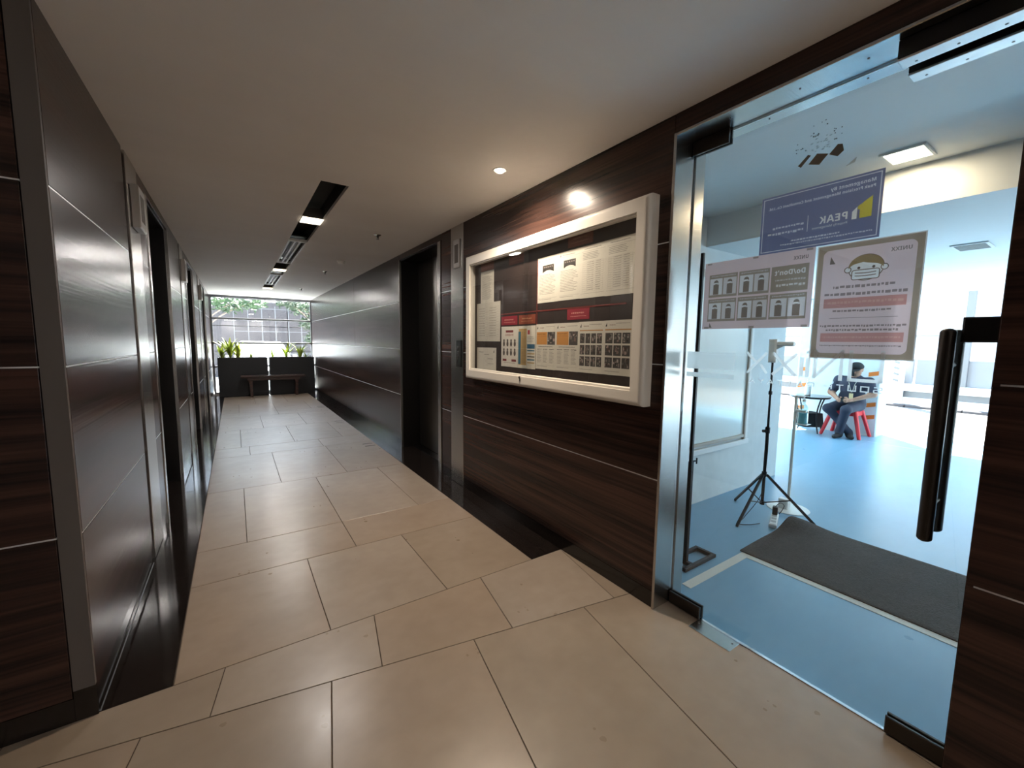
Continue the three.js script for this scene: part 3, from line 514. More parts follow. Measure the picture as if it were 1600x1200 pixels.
  for (const p of [[[-0.862, 2.272], [-0.85, 2.262], [-0.815, 2.3], [-0.826, 2.307]], [[-0.822, 2.266], [-0.782, 2.252], [-0.752, 2.286], [-0.793, 2.3]], [[-0.75, 2.282], [-0.72, 2.264], [-0.7, 2.28], [-0.706, 2.307], [-0.722, 2.312]]]) part(D, 'tape_scrap', scrap(p), brown, null, 'brown scrap of old tape');
  part(D, 'tape_scrap', scrap([[-0.69, 2.215], [-0.66, 2.222], [-0.655, 2.24], [-0.662, 2.236]]), M.whitePaint);
  const specks = []; for (const [cz, cy, n, r] of [[-0.785, 2.4, 9, 0.03], [-0.855, 2.345, 8, 0.022], [-0.715, 2.36, 8, 0.025]]) for (let i = 0; i < n; i++) { const zz = cz + rr(-r, r), yy = cy + rr(-r, r), s = rr(0.0018, 0.0038); specks.push(scrap([[zz - s, yy], [zz, yy - s], [zz + s, yy], [zz, yy + s * 1.3]])); }
  part(D, 'glue_specks', merge(specks), std({ color: 0x5d6263, roughness: 0.8 })).userData.kind = 'stuff';
  const smears = []; for (let i = 0; i < 26; i++) { const zz = rr(-0.82, -0.745), yy = rr(2.31, 2.38), s = rr(0.003, 0.008); smears.push(scrap([[zz - s, yy], [zz, yy - s * 0.4], [zz + s, yy + s * 0.3], [zz, yy + s * 0.5]])); }
  part(D, 'glue_smears', merge(smears), phy({ color: 0xd3dbdb, transmission: 0.6, roughness: 0.8, thickness: 0 })).userData.kind = 'stuff';
  shade(D);
  const P = thing('floor_spring_cover', 'thin steel cover plate of the door closer set in the floor', 'cover plate', [2.0, 0.0, -1.06]);
  part(P, 'plate', cb(-0.055, 0.06, 0.0, 0.003, -0.11, 0.11, 0.001), M.steel); for (const q of [-0.09, 0.09]) part(P, 'screw', cyl(0.005, 0.005, 0.0008, 10, 0.01, 0.003, q), M.steelDark); shade(P);
  for (const [x, w] of [[1.975, 'inside the entrance door'], [2.105, 'outside the entrance door']]) {
    const K = thing('magnetic_lock', 'dark magnetic lock bar under the steel door head, ' + w, 'door lock', [x, 2.478, -0.39], 'magnetic locks');
    part(K, 'body', cb(-0.032, 0.032, 0.008, 0.07, -0.14, 0.17, 0.003), M.blackMetal); part(K, 'plate', cb(-0.034, 0.034, 0, 0.008, -0.14, 0.17, 0.002), M.alu); for (const q of [-0.1, 0.0, 0.1]) part(K, 'screw', cyl(0.004, 0.004, 0.001, 10, 0.01, -0.001, q), M.steelDark); shade(K);
  }
}
// ---------------------------------------------------------------- posters on the door's outer face
function scribble(c, x, y, w, h, col) { c.fillStyle = col; let p = x; while (p < x + w) { const l = rr(0.25, 0.9) * h * 1.4; c.fillRect(p, y + rr(0, 0.15) * h, Math.min(l, x + w - p), h * rr(0.55, 0.85)); p += l + h * 0.28; } }
const sailMark = (c, x, y, s, col) => { c.fillStyle = col; c.beginPath(); c.moveTo(x, y + s); c.lineTo(x + s * 0.55, y); c.lineTo(x + s * 0.62, y + s); c.fill(); };
function poster(name, label, z0, z1, y0, y1, tex) { // z0 < z1; text runs from z1 to z0 as read from outside
  const w = z1 - z0, h = y1 - y0, g = new THREE.PlaneGeometry(w, h); g.rotateY(Math.PI / 2); g.translate(0, h / 2, 0); const p = g.attributes.position, uv = g.attributes.uv;
  for (let i = 0; i < p.count; i++) uv.setXY(i, (w / 2 - p.getZ(i)) / w, p.getY(i) / h);
  return single(name, label, 'poster', g, phy({ map: tex, roughness: 0.9, transmission: 0.36, thickness: 0, side: THREE.DoubleSide }), [GX + 0.0062, y0, (z0 + z1) / 2]);
}
poster('company_poster', 'blue-grey company poster with a yellow and white tower logo on the glass door', -0.998, -0.563, 1.918, 2.17, canvasTex(1024, 600, (c, w, h) => {
  c.fillStyle = '#7c80a2'; c.fillRect(0, 0, w, h); c.strokeStyle = '#e6e4ea'; c.lineWidth = 8; c.strokeRect(22, 22, w - 44, h - 44);
  c.fillStyle = '#f0eff3'; c.font = 'bold 44px sans-serif'; c.fillText('Management By', 55, 92); c.font = 'bold 38px sans-serif'; c.fillText('Peak Precision Management and Consultant Co.,Ltd.', 55, 142, 900);
  c.fillStyle = '#d2c24f'; c.beginPath(); c.moveTo(70, 215); c.lineTo(175, 290); c.lineTo(175, 400); c.lineTo(70, 400); c.fill(); c.fillStyle = '#7c80a2'; c.fillRect(158, 318, 16, 82); c.fillStyle = '#f2efec'; c.beginPath(); c.moveTo(178, 292); c.lineTo(215, 330); c.lineTo(215, 400); c.lineTo(178, 400); c.fill();
  c.fillStyle = '#f2efec'; c.font = 'bold 96px sans-serif'; c.fillText('PEAK', 240, 385, 290); c.font = '30px sans-serif'; c.fillText('Property Management', 245, 428, 290); c.fillRect(572, 275, 5, 160);
  scribble(c, 610, 330, 290, 26, '#e2e0e6'); scribble(c, 610, 388, 340, 30, '#e2e0e6'); scribble(c, 300, 490, 420, 20, '#e2e0e6'); scribble(c, 55, 520, 760, 18, '#d8d6dd');
}));
poster('rules_poster', 'wide pinkish Do and Don\'t poster of small scenes on the glass door', -1.26, -0.768, 1.581, 1.918, canvasTex(1024, 700, (c, w, h) => {
  c.fillStyle = 'rgb(240, 214, 216)'; c.fillRect(0, 0, w, h); c.fillStyle = '#8f807c'; c.font = 'bold 44px sans-serif'; c.fillText('UNIXX', 50, 88, 120);
  const cells = [[40, 130, 310, 235], [365, 130, 290, 235], [670, 130, 300, 235], [40, 385, 310, 235], [365, 385, 290, 235], [670, 385, 300, 235]];
  for (const [i, [x, y, a, b]] of cells.entries()) {
    c.fillStyle = i === 0 ? '#ab9a8c' : '#ab9a8c'; c.fillRect(x, y, a, b); if (i === 0) { c.fillStyle = '#f4eeee'; c.font = 'bold 62px sans-serif'; c.fillText("Do/Don't", x + 22, y + 82, 260); scribble(c, x + 22, y + 120, 250, 20, '#d3c6c2'); scribble(c, x + 22, y + 165, 240, 28, '#e9e0de'); continue; }
    for (const s of [0, 1]) { const X = x + 10 + s * (a / 2 - 4), W = a / 2 - 16; c.fillStyle = s ? '#eee8ea' : '#e2d9da'; c.fillRect(X, y + 42, W, b - 66); c.fillStyle = '#8f7f76'; c.beginPath(); c.arc(X + W * 0.5, y + 82, 24, 0, 7); c.fill(); c.fillRect(X + W * 0.28, y + 104, W * 0.44, b - 132); c.fillStyle = '#f3eff0'; c.fillRect(X + W * 0.36, y + 84, W * 0.3, 15); }
    scribble(c, x + 20, y + 12, a - 40, 16, '#d3c6c2');
  }
  sailMark(c, 915, 635, 50, '#8f7f76'); c.fillStyle = '#b39f98'; for (const X of [20, 480, 950]) { c.fillRect(X, 4, 50, 18); c.fillRect(X, h - 24, 50, 20); }
}));
poster('mask_poster', 'tall pinkish poster of a masked boy with red text bands on the glass door', -0.76, -0.428, 1.449, 1.914, canvasTex(760, 1060, (c, w, h) => {
  c.fillStyle = '#ece4e2'; c.fillRect(0, 0, w, h); c.fillStyle = '#b49f8e'; c.fillRect(10, 10, w - 20, h - 20); c.fillStyle = 'rgb(240, 214, 216)'; c.beginPath(); c.roundRect(52, 52, w - 104, h - 104, 50); c.fill();
  c.fillStyle = '#a0908c'; c.font = 'bold 44px sans-serif'; c.fillText('UNIXX', 80, 130, 170); sailMark(c, 610, 110, 70, '#84726a');
  c.strokeStyle = '#846c5e'; c.lineWidth = 7; c.fillStyle = '#f2ecea'; c.beginPath(); c.ellipse(380, 240, 125, 112, 0, 0, 7); c.fill(); c.stroke(); for (const X of [250, 510]) { c.beginPath(); c.arc(X, 250, 24, 0, 7); c.fill(); c.stroke(); }
  c.fillStyle = '#a78c68'; c.beginPath(); c.moveTo(258, 250); c.bezierCurveTo(240, 90, 520, 90, 505, 245); c.bezierCurveTo(480, 190, 440, 205, 400, 190); c.bezierCurveTo(350, 215, 290, 200, 258, 250); c.fill();
  c.fillStyle = '#6d5a50'; for (const X of [325, 430]) { c.beginPath(); c.arc(X, 240, 11, 0, 7); c.fill(); } c.fillStyle = '#f6f3f3'; c.beginPath(); c.roundRect(282, 258, 196, 84, 18); c.fill(); c.stroke(); for (const Y of [283, 308]) { c.beginPath(); c.moveTo(305, Y); c.quadraticCurveTo(380, Y + 10, 455, Y); c.stroke(); }
  scribble(c, 170, 385, 440, 32, '#a08c8a'); scribble(c, 85, 450, 590, 32, '#a08c8a'); c.fillStyle = '#d79c97'; c.fillRect(85, 500, 590, 88); scribble(c, 105, 528, 540, 30, '#e3b0a6'); scribble(c, 180, 608, 420, 24, '#a08c8a'); c.fillStyle = '#a08c8a'; c.fillRect(130, 680, 490, 4);
  scribble(c, 70, 745, 620, 24, '#a08c8a'); scribble(c, 120, 782, 520, 24, '#a08c8a'); c.fillStyle = '#d79c97'; c.fillRect(80, 820, 600, 82); scribble(c, 100, 850, 560, 20, '#e3b0a6'); scribble(c, 90, 930, 590, 14, '#a08c8a');
}));
// ---------------------------------------------------------------- notice board
{
  const T = thing('notice_board', 'large white-framed glass-fronted notice board on the dark wood-grain wall', 'notice board', [XR, 1.155, -2.48]);
  const w = 1.035, h = 1.13, d = 0.08, f = 0.082;
  const rail = (l, ang, px, py) => { // rounded profile rail
    const sh = new THREE.Shape(); sh.moveTo(0, 0); sh.lineTo(0, -d + 0.028); sh.quadraticCurveTo(0.002, -d, 0.03, -d); sh.lineTo(f, -d); sh.lineTo(f, -d + 0.012); sh.lineTo(f - 0.006, -d + 0.03); sh.lineTo(f - 0.006, 0); sh.lineTo(0, 0);
    const g = new THREE.ExtrudeGeometry(sh, { depth: l, bevelEnabled: false, curveSegments: 8 }); // x: inward from the outer edge, y: -out of the wall, z: along
    const p = g.attributes.position; for (let i = 0; i < p.count; i++) { const a = p.getX(i), z = p.getZ(i), m = z < l / 2 ? a : -a; p.setZ(i, z + m); } // mitres
    g.translate(0, 0, -l / 2); g.computeVertexNormals(); const b = new THREE.Matrix4().makeBasis(new THREE.Vector3(0, Math.cos(ang), Math.sin(ang)), new THREE.Vector3(1, 0, 0), new THREE.Vector3(0, Math.sin(ang), -Math.cos(ang))); g.applyMatrix4(b); g.translate(0, py, px); return g;
  };
  part(T, 'frame_rail', rail(2 * w, 0, 0, 0), M.boardWhite); part(T, 'frame_rail', rail(2 * w, Math.PI, 0, h), M.boardWhite);
  part(T, 'frame_rail', rail(h, Math.PI / 2, -w, h / 2), M.boardWhite); part(T, 'frame_rail', rail(h, -Math.PI / 2, w, h / 2), M.boardWhite);
  part(T, 'back_board', bx(-0.014, -0.004, 0.03, h - 0.03, -w + 0.03, w - 0.03), M.boardBack, null, 'dark brown felt backing');
  part(T, 'track', cb(-0.07, -0.03, f - 0.004, f + 0.016, -w + f, w - f, 0.002), M.boardWhite); part(T, 'track', cb(-0.07, -0.03, h - f - 0.01, h - f + 0.004, -w + f, w - f, 0.002), M.boardWhite);
  part(T, 'sliding_pane', bx(-0.062, -0.057, f, h - f, -w + f, -0.055), M.clearGlass); part(T, 'sliding_pane', bx(-0.046, -0.041, f, h - f, -0.145, w - f), M.clearGlass);
  const L = part(T, 'lock', rod([-0.088, 0.075, -0.115], [-0.062, 0.075, -0.115], 0.009, 14), M.chrome); part(L, 'key_tab', cb(-0.086, -0.081, 0.045, 0.075, -0.118, -0.112, 0.001), M.steelDark);
  part(T, 'red_tape', bx(-0.0155, -0.0142, 0.573, 0.583, -0.5, 0.85), std({ color: 0x6e2a24, roughness: 0.5 }), null, 'thin red dividing tape'); part(T, 'red_tape', bx(-0.0155, -0.0142, 0.48, 0.95, -0.004, 0.006), std({ color: 0x6e2a24, roughness: 0.5 }), null, 'thin red dividing tape');
  shade(T);
}
function sheet(name, label, cat, z0, z1, y0, y1, tex, group, lift_ = 0) {
  const w = z1 - z0, h = y1 - y0, g = new THREE.BoxGeometry(0.0008, h, w); g.translate(0, h / 2, 0); const p = g.attributes.position, uv = g.attributes.uv;
  for (let i = 0; i < p.count; i++) uv.setXY(i, (p.getZ(i) + w / 2) / w, p.getY(i) / h);
  return single(name, label, cat, g, std({ map: tex, roughness: 0.7 }), [XR - 0.0148 - lift_, y0, (z0 + z1) / 2], group);
}
const PAPER = '#d8d2c6', INK = '#77706a';
const lines = (c, x, y, w, n, step, hh, col = INK) => { for (let i = 0; i < n; i++) scribble(c, x, y + i * step, w * rr(0.7, 1), hh, col); };
const page = draw => canvasTex(420, 594, (c, w, h) => { c.fillStyle = PAPER; c.fillRect(0, 0, w, h); draw(c, w, h); });
const photo = (c, x, y, w, h) => { c.fillStyle = '#4a4644'; c.fillRect(x, y, w, h); for (let i = 0; i < 14; i++) { const k = Math.floor(rr(40, 170)); c.fillStyle = `rgb(${k + Math.floor(rr(0, 25))},${k},${k - 5})`; c.fillRect(x + rr(0, w * 0.75), y + rr(0, h * 0.7), rr(0.08, 0.25) * w, rr(0.1, 0.3) * h); } };
const letterPage = page((c, w, h) => { sailMark(c, 24, 22, 36, '#333'); scribble(c, 80, 40, 230, 12, INK); c.fillStyle = '#8d857c'; c.fillRect(20, 66, w - 40, 2); c.fillStyle = '#2c2624'; c.beginPath(); c.moveTo(105, 110); c.lineTo(330, 110); c.lineTo(330, 205); c.quadraticCurveTo(215, 150, 105, 205); c.fill(); c.fillStyle = '#9b8f88'; for (let i = 0; i < 5; i++) c.fillRect(125 + i * 40, 128, 22, 14); lines(c, 40, 230, 340, 14, 19, 9); c.fillStyle = '#8d857c'; c.fillRect(20, 535, w - 40, 2); scribble(c, 40, 548, 250, 8, INK); });
const tablePage = page((c, w, h) => { scribble(c, 60, 30, 280, 12, INK); c.fillStyle = '#8d857c'; c.fillRect(15, 62, w - 30, 2); lines(c, 40, 80, 340, 5, 17, 8); c.strokeStyle = '#8d857c'; for (let i = 0; i < 14; i++) c.strokeRect(40, 180 + i * 24, 340, 24); for (const x of [110, 250]) { c.beginPath(); c.moveTo(x, 180); c.lineTo(x, 516); c.stroke(); } for (let i = 0; i < 14; i++) { scribble(c, 118, 187 + i * 24, 110, 8, INK); scribble(c, 260, 187 + i * 24, 80, 8, INK); } c.fillRect(15, 540, w - 30, 2); });
const newsPage = s => page((c, w, h) => { seed += s; sailMark(c, 22, 25, 40, '#222'); scribble(c, 85, 45, 90, 13, '#8a6f68'); c.fillStyle = '#a9a196'; c.fillRect(195, 10, 2, 70); scribble(c, 215, 35, 180, 8, INK); c.fillStyle = '#c98d4c'; c.fillRect(18, 105, 225, 165); scribble(c, 30, 125, 180, 15, '#8d5c30'); scribble(c, 30, 155, 190, 9, '#a8743c'); photo(c, 250, 105, 155, 165); scribble(c, 60, 292, 300, 11, '#554e49'); for (let k = 0; k < 3; k++) { scribble(c, 28 + k * 130, 325, 100, 13, '#44403d'); lines(c, 34 + k * 130, 350, 92, 11, 15, 7); } c.fillStyle = '#a9a196'; c.fillRect(18, 540, w - 36, 2); scribble(c, 30, 552, 220, 8, INK); });
const photoPage = (nx, ny, s) => page((c, w, h) => { seed += s; sailMark(c, 22, 25, 40, '#222'); scribble(c, 85, 45, 90, 13, '#8a6f68'); scribble(c, 180, 30, 200, 9, INK); c.fillStyle = '#b98a5a'; c.fillRect(18, 95, w - 36, 14); const a = (w - 40) / nx, b = 400 / ny; for (let j = 0; j < ny; j++) for (let i = 0; i < nx; i++) photo(c, 20 + i * a + 6, 130 + j * b + 6, a - 14, b - 20); scribble(c, 30, 552, 220, 8, INK); });
const covidPage = page((c, w, h) => { c.fillStyle = '#dcd6cc'; c.fillRect(0, 0, w, h); c.fillStyle = '#7c3b3e'; c.fillRect(115, 55, 190, 34); c.fillStyle = '#8c4a4a'; c.font = 'bold 46px sans-serif'; c.fillText('COVID-19', 100, 140, 230); c.fillStyle = '#5c5450'; for (let j = 0; j < 2; j++) for (let i = 0; i < 4; i++) { const x = 70 + i * 92, y = 235 + j * 135; c.beginPath(); c.arc(x, y - 30, 20, 0, 7); c.fill(); c.beginPath(); c.ellipse(x, y + 20, 26, 40, 0, 0, 7); c.fill(); } c.fillStyle = '#7c3b3e'; c.fillRect(40, 480, 100, 34); c.fillRect(270, 480, 110, 34); scribble(c, 60, 530, 300, 9, INK); });
const stripePage = page((c, w, h) => { c.fillStyle = '#b99a6a'; c.fillRect(20, 40, 190, 510); c.fillStyle = '#3b6d84'; c.fillRect(10, 80, 60, 460); lines(c, 85, 90, 110, 22, 20, 9, '#8d7550'); c.fillStyle = '#a33b44'; c.fillRect(235, 60, 50, 60); lines(c, 230, 150, 170, 4, 22, 11); c.fillStyle = '#2f5f7d'; c.fillRect(225, 255, 180, 60); for (let i = 0; i < 5; i++) { c.fillStyle = ['#3b6d84', '#b99a6a', '#54493f', '#3b6d84', '#b99a6a'][i]; c.fillRect(230, 335 + i * 42, 170, 16); } });
const wideSheet = canvasTex(700, 500, (c, w, h) => { c.fillStyle = '#cfc9bd'; c.fillRect(0, 0, w, h); c.strokeStyle = '#99918a'; for (let j = 0; j < 2; j++) for (let i = 0; i < 12; i++) { c.strokeRect(40 + j * 330, 60 + i * 32, 290, 32); scribble(c, 55 + j * 330, 70 + i * 32, 200, 8, INK); } });
const tallSheet = page((c, w, h) => { scribble(c, 100, 40, 220, 14, INK); lines(c, 50, 90, 320, 24, 18, 8); });
const slipSheet = canvasTex(500, 320, (c, w, h) => { c.fillStyle = PAPER; c.fillRect(0, 0, w, h); sailMark(c, 430, 25, 40, '#222'); scribble(c, 60, 60, 120, 12, INK); scribble(c, 200, 90, 120, 12, INK); c.strokeStyle = INK; c.strokeRect(215, 130, 60, 50); c.strokeRect(215, 200, 60, 50); scribble(c, 290, 150, 130, 12, INK); scribble(c, 290, 220, 150, 8, INK); });
const tagTex = (bg, fg) => canvasTex(256, 110, (c, w, h) => { c.fillStyle = bg; c.fillRect(0, 0, w, h); scribble(c, 50, 36, 150, 18, fg); scribble(c, 40, 72, 180, 10, fg); });
const brownTag = tagTex('#7a4434', '#a3755f'), crimsonTag = tagTex('#8c1f30', '#c98a80'), rustTag = tagTex('#86402a', '#b98868');
const G1 = 'sheets pinned in the notice board';
sheet('paper_sheet', 'tall narrow typed sheet under the red-brown tag inside the notice board', 'paper', -3.329, -3.1, 1.84, 2.125, tallSheet, G1);
sheet('paper_sheet', 'wide ruled table sheet pinned below the tall narrow sheet', 'paper', -3.395, -2.99, 1.506, 1.848, wideSheet, G1, 0.001);
sheet('paper_sheet', 'small landscape slip in the lower corner of the notice board by the pilaster', 'paper', -3.395, -3.053, 1.245, 1.449, slipSheet, G1);
sheet('paper_sheet', 'COVID-19 leaflet with two rows of dark figures', 'paper', -2.97, -2.724, 1.297, 1.629, covidPage, G1);
sheet('paper_sheet', 'leaflet with blue and tan stripes beside the COVID-19 leaflet', 'paper', -2.722, -2.489, 1.297, 1.629, stripePage, G1);
sheet('paper_sheet', 'letter with a dark arch-shaped picture, at the red vertical tape', 'paper', -2.477, -2.241, 1.789, 2.114, letterPage, G1);
sheet('paper_sheet', 'letter with a dark arch-shaped picture, beside the typed tables', 'paper', -2.241, -2.02, 1.79, 2.116, letterPage, G1);
sheet('paper_sheet', 'typed table page next to the arch-picture letters', 'paper', -2.02, -1.8, 1.788, 2.116, tablePage, G1);
sheet('paper_sheet', 'typed table page at the upper board edge nearest the glass door', 'paper', -1.8, -1.575, 1.786, 2.116, tablePage, G1);
sheet('paper_sheet', 'newsletter page with an orange block, beside the striped leaflet', 'paper', -2.485, -2.253, 1.305, 1.636, newsPage(3), G1);
sheet('paper_sheet', 'newsletter page with an orange block, beside the page of twelve photos', 'paper', -2.253, -2.02, 1.307, 1.636, newsPage(8), G1);
sheet('paper_sheet', 'newsletter page with twelve small photos', 'paper', -2.02, -1.796, 1.309, 1.638, photoPage(4, 3, 2), G1);
sheet('paper_sheet', 'newsletter page with larger photos at the lower board edge nearest the glass door', 'paper', -1.796, -1.575, 1.31, 1.639, photoPage(3, 3, 5), G1);
const G2 = 'tags in the notice board';
sheet('heading_tag', 'red-brown heading tag above the tall narrow sheet', 'tag', -3.33, -3.103, 2.13, 2.21, brownTag, G2);
sheet('heading_tag', 'brown heading tag at the top of the board above the empty backing', 'tag', -2.865, -2.655, 2.12, 2.2, brownTag, G2);
sheet('heading_tag', 'red-brown heading tag above the arch-picture letters', 'tag', -2.148, -1.915, 2.13, 2.214, brownTag, G2);
sheet('heading_tag', 'crimson heading tag between the letters and the newsletters', 'tag', -2.139, -1.927, 1.655, 1.727, crimsonTag, G2);
sheet('heading_tag', 'crimson heading tag above the COVID-19 leaflet', 'tag', -2.972, -2.735, 1.641, 1.713, crimsonTag, G2);
sheet('heading_tag', 'rust heading tag above the striped leaflet', 'tag', -2.713, -2.495, 1.643, 1.713, rustTag, G2);
// ---------------------------------------------------------------- porch outside the glass door
const PC = 2.606, PS = 2.358, PXB = 3.5, PXE = 9.25;
{
  const F = struct('porch_floor', 'glossy light blue painted floor of the covered porch', 'floor'); part(F, 'slab', bx(2.062, 9.6, -0.12, -0.002, -9, 6), M.epoxy); shade(F);
  const C = struct('porch_ceiling', 'pale porch ceiling stepping down past a beam to a lower soffit', 'ceiling');
  part(C, 'upper_ceiling', bx(2.16, PXB, PC, PC + 0.25, -2.2, 5), M.soffit); part(C, 'beam', bx(PXB, PXB + 0.2, PS, PC + 0.25, -2.2, 5), M.soffit); part(C, 'soffit', bx(PXB + 0.2, PXE, PS, PS + 0.45, -6.5, 5), M.soffit); shade(C);
  const W = struct('porch_wall', 'white rendered porch wall with a framed panel window', 'wall'); part(W, 'render', bx(2.16, 5.16, -0.02, PC + 0.2, -2.4, -2.15), M.stucco); part(W, 'render', bx(4.92, 5.16, -0.02, PC + 0.2, -13.5, -2.4), M.stucco); part(W, 'render', bx(2.16, 5.16, -0.02, PC + 0.4, -13.7, -13.5), M.stucco); shade(W);
  const E = struct('porch_wall_end', 'white rendered wall closing the far side of the porch', 'wall'); part(E, 'render', bx(2.16, PXE, -0.02, PC + 0.2, 5, 5.2), M.stucco); part(E, 'roof', bx(2.16, 5.16, PC + 0.2, PC + 0.4, -13.5, -2.2), M.concrete); shade(E);
  const V = struct('window_2', 'white-framed panel window low on the porch wall', 'window');
  const fm = std({ color: 0xb6aea2, roughness: 0.5 }), zf = -2.15;
  part(V, 'pane', bx(2.72, 4.33, 0.585, 2.1, zf, zf + 0.012), phy({ color: 0xdde5e2, roughness: 0.12 }));
  part(V, 'frame', merge([cb(2.66, 2.72, 0.53, 2.16, zf, zf + 0.03, 0.004), cb(4.33, 4.36, 0.53, 2.16, zf, zf + 0.03, 0.004), cb(2.72, 4.33, 0.555, 0.585, zf, zf + 0.03, 0.004), cb(2.72, 4.33, 2.1, 2.16, zf, zf + 0.03, 0.004)]), fm);
  part(V, 'casing', merge([cb(4.36, 4.42, 0.48, 2.2, zf, zf + 0.02, 0.004), cb(2.66, 4.42, 0.48, 0.53, zf, zf + 0.035, 0.004)]), M.whitePaint); shade(V);
}
for (const [g, l] of [[cb(2.27, 3.0, -0.002, 0.0005, -1.425, -1.365, 0.0005), 'white floor tape strip running from the door frame to the mat corner'], [cb(2.945, 3.0, -0.002, 0.0008, -1.365, 2.2, 0.0005), 'white floor tape strip along the edge of the dark mat']]) single('floor_tape', l, 'tape', g, std({ color: 0xd9d6cd, roughness: 0.7 }));
{ // dark mat with a bulging corner
  const X0 = 3.0, X1 = 3.93, Z0 = -1.44, Z1 = 1.6, nx = 24, nz = 70, top = [], idx = [];
  const hgt = (x, z) => 0.008 + 0.075 * Math.exp(-(((x - 3.78) / 0.16) ** 2) - (((z + 1.42) / 0.17) ** 2)) + 0.012 * Math.exp(-(((x - 3.35) / 0.3) ** 2) - (((z + 1.43) / 0.08) ** 2));
  for (const s of [1, 0]) for (let j = 0; j <= nz; j++) for (let i = 0; i <= nx; i++) { const x = X0 + (X1 - X0) * i / nx, z = Z0 + (Z1 - Z0) * j / nz; top.push(x, hgt(x, z) - (s ? 0 : 0.008), z); }
  const o = (nx + 1) * (nz + 1), at = (i, j) => j * (nx + 1) + i;
  for (let j = 0; j < nz; j++) for (let i = 0; i < nx; i++) { const a = at(i, j), b = at(i + 1, j), c = at(i + 1, j + 1), d = at(i, j + 1); idx.push(a, c, b, a, d, c, o + a, o + b, o + c, o + a, o + c, o + d); }
  for (let i = 0; i < nx; i++) { const a = at(i, 0), b = at(i + 1, 0), c = at(i, nz), d = at(i + 1, nz); idx.push(a, b, o + b, a, o + b, o + a, c, o + d, d, c, o + c, o + d); }
  for (let j = 0; j < nz; j++) { const a = at(0, j), b = at(0, j + 1), c = at(nx, j), d = at(nx, j + 1); idx.push(a, o + b, b, a, o + a, o + b, c, d, o + d, c, o + d, o + c); }
  let g = new THREE.BufferGeometry(); g.setAttribute('position', new THREE.Float32BufferAttribute(top, 3)); g.setIndex(idx); g.computeVertexNormals(); g = uvBox(g); g.translate(-3.48, 0, 0);
  single('door_mat', 'long dark grey carpet mat with a bulging corner on the blue floor', 'mat', g, M.carpet, [3.48, -0.001, 0]);
}
{ // porch lamp and vent
  const T = thing('porch_lamp', 'square warm-white downlight in the porch ceiling by the beam', 'lamp', [3.26, PC, -0.8]);
  part(T, 'frame', merge([cb(-0.115, -0.1, -0.012, 0, -0.1, 0.1, 0.002), cb(0.1, 0.115, -0.012, 0, -0.1, 0.1, 0.002), cb(-0.1, 0.1, -0.012, 0, -0.1, -0.085, 0.002), cb(-0.1, 0.1, -0.012, 0, 0.085, 0.1, 0.002)]), M.whitePaint);
  part(T, 'diffuser', bx(-0.1, 0.1, -0.008, -0.001, -0.085, 0.085), std({ color: 0xffffff, emissive: rgb(1, 0.88, 0.68), emissiveIntensity: 3 }), null, 'glowing diffuser');
  const L = new THREE.RectAreaLight(rgb(1, 0.76, 0.5), 42, 0.2, 0.17); L.position.set(3.26, PC - 0.014, -0.8); L.lookAt(3.26, 0, -0.8); scene.add(L); shade(T);
  const V = thing('soffit_vent', 'small grey air vent in the porch soffit', 'vent', [5.21, PS, -0.8]);
  part(V, 'frame', cb(-0.16, 0.16, -0.01, 0, -0.11, 0.11, 0.003), M.whitePaint); for (let i = 0; i < 5; i++) part(V, 'slat', cb(-0.13 + i * 0.055, -0.095 + i * 0.055, -0.014, -0.01, -0.09, 0.09, 0.001), std({ color: 0x8d8f8c, roughness: 0.6 })); shade(V);
}
{ // hazard-striped pillar
  const T = struct('pillar', 'pale porch pillar with orange hazard stripes behind the seated guard', 'pillar');
  part(T, 'shaft', cb(8.8, 9.2, -0.02, PS, -3.42, -2.2, 0.015), M.stucco);
  const om = std({ color: 0xe07a2c, roughness: 0.6 });
  const stripe = (z, y, w) => { const sh = new THREE.Shape([[-w / 2, 0], [w / 2, 0.03], [w / 2, 0.1], [-w / 2, 0.07]].map(p => new THREE.Vector2(...p))); const g = new THREE.ExtrudeGeometry(sh, { depth: 0.002, bevelEnabled: false }); g.rotateY(-Math.PI / 2); g.translate(8.8, y, z); return g; };
  for (const y of [0.27, 0.48, 1.0]) part(T, 'hazard_stripe', stripe(-2.3, y, 0.13), om, null, 'orange painted stripe');
  for (const y of [0.3, 0.5, 0.72, 1.02]) part(T, 'hazard_stripe', stripe(-3.33, y, 0.13), om, null, 'orange painted stripe'); shade(T);
}
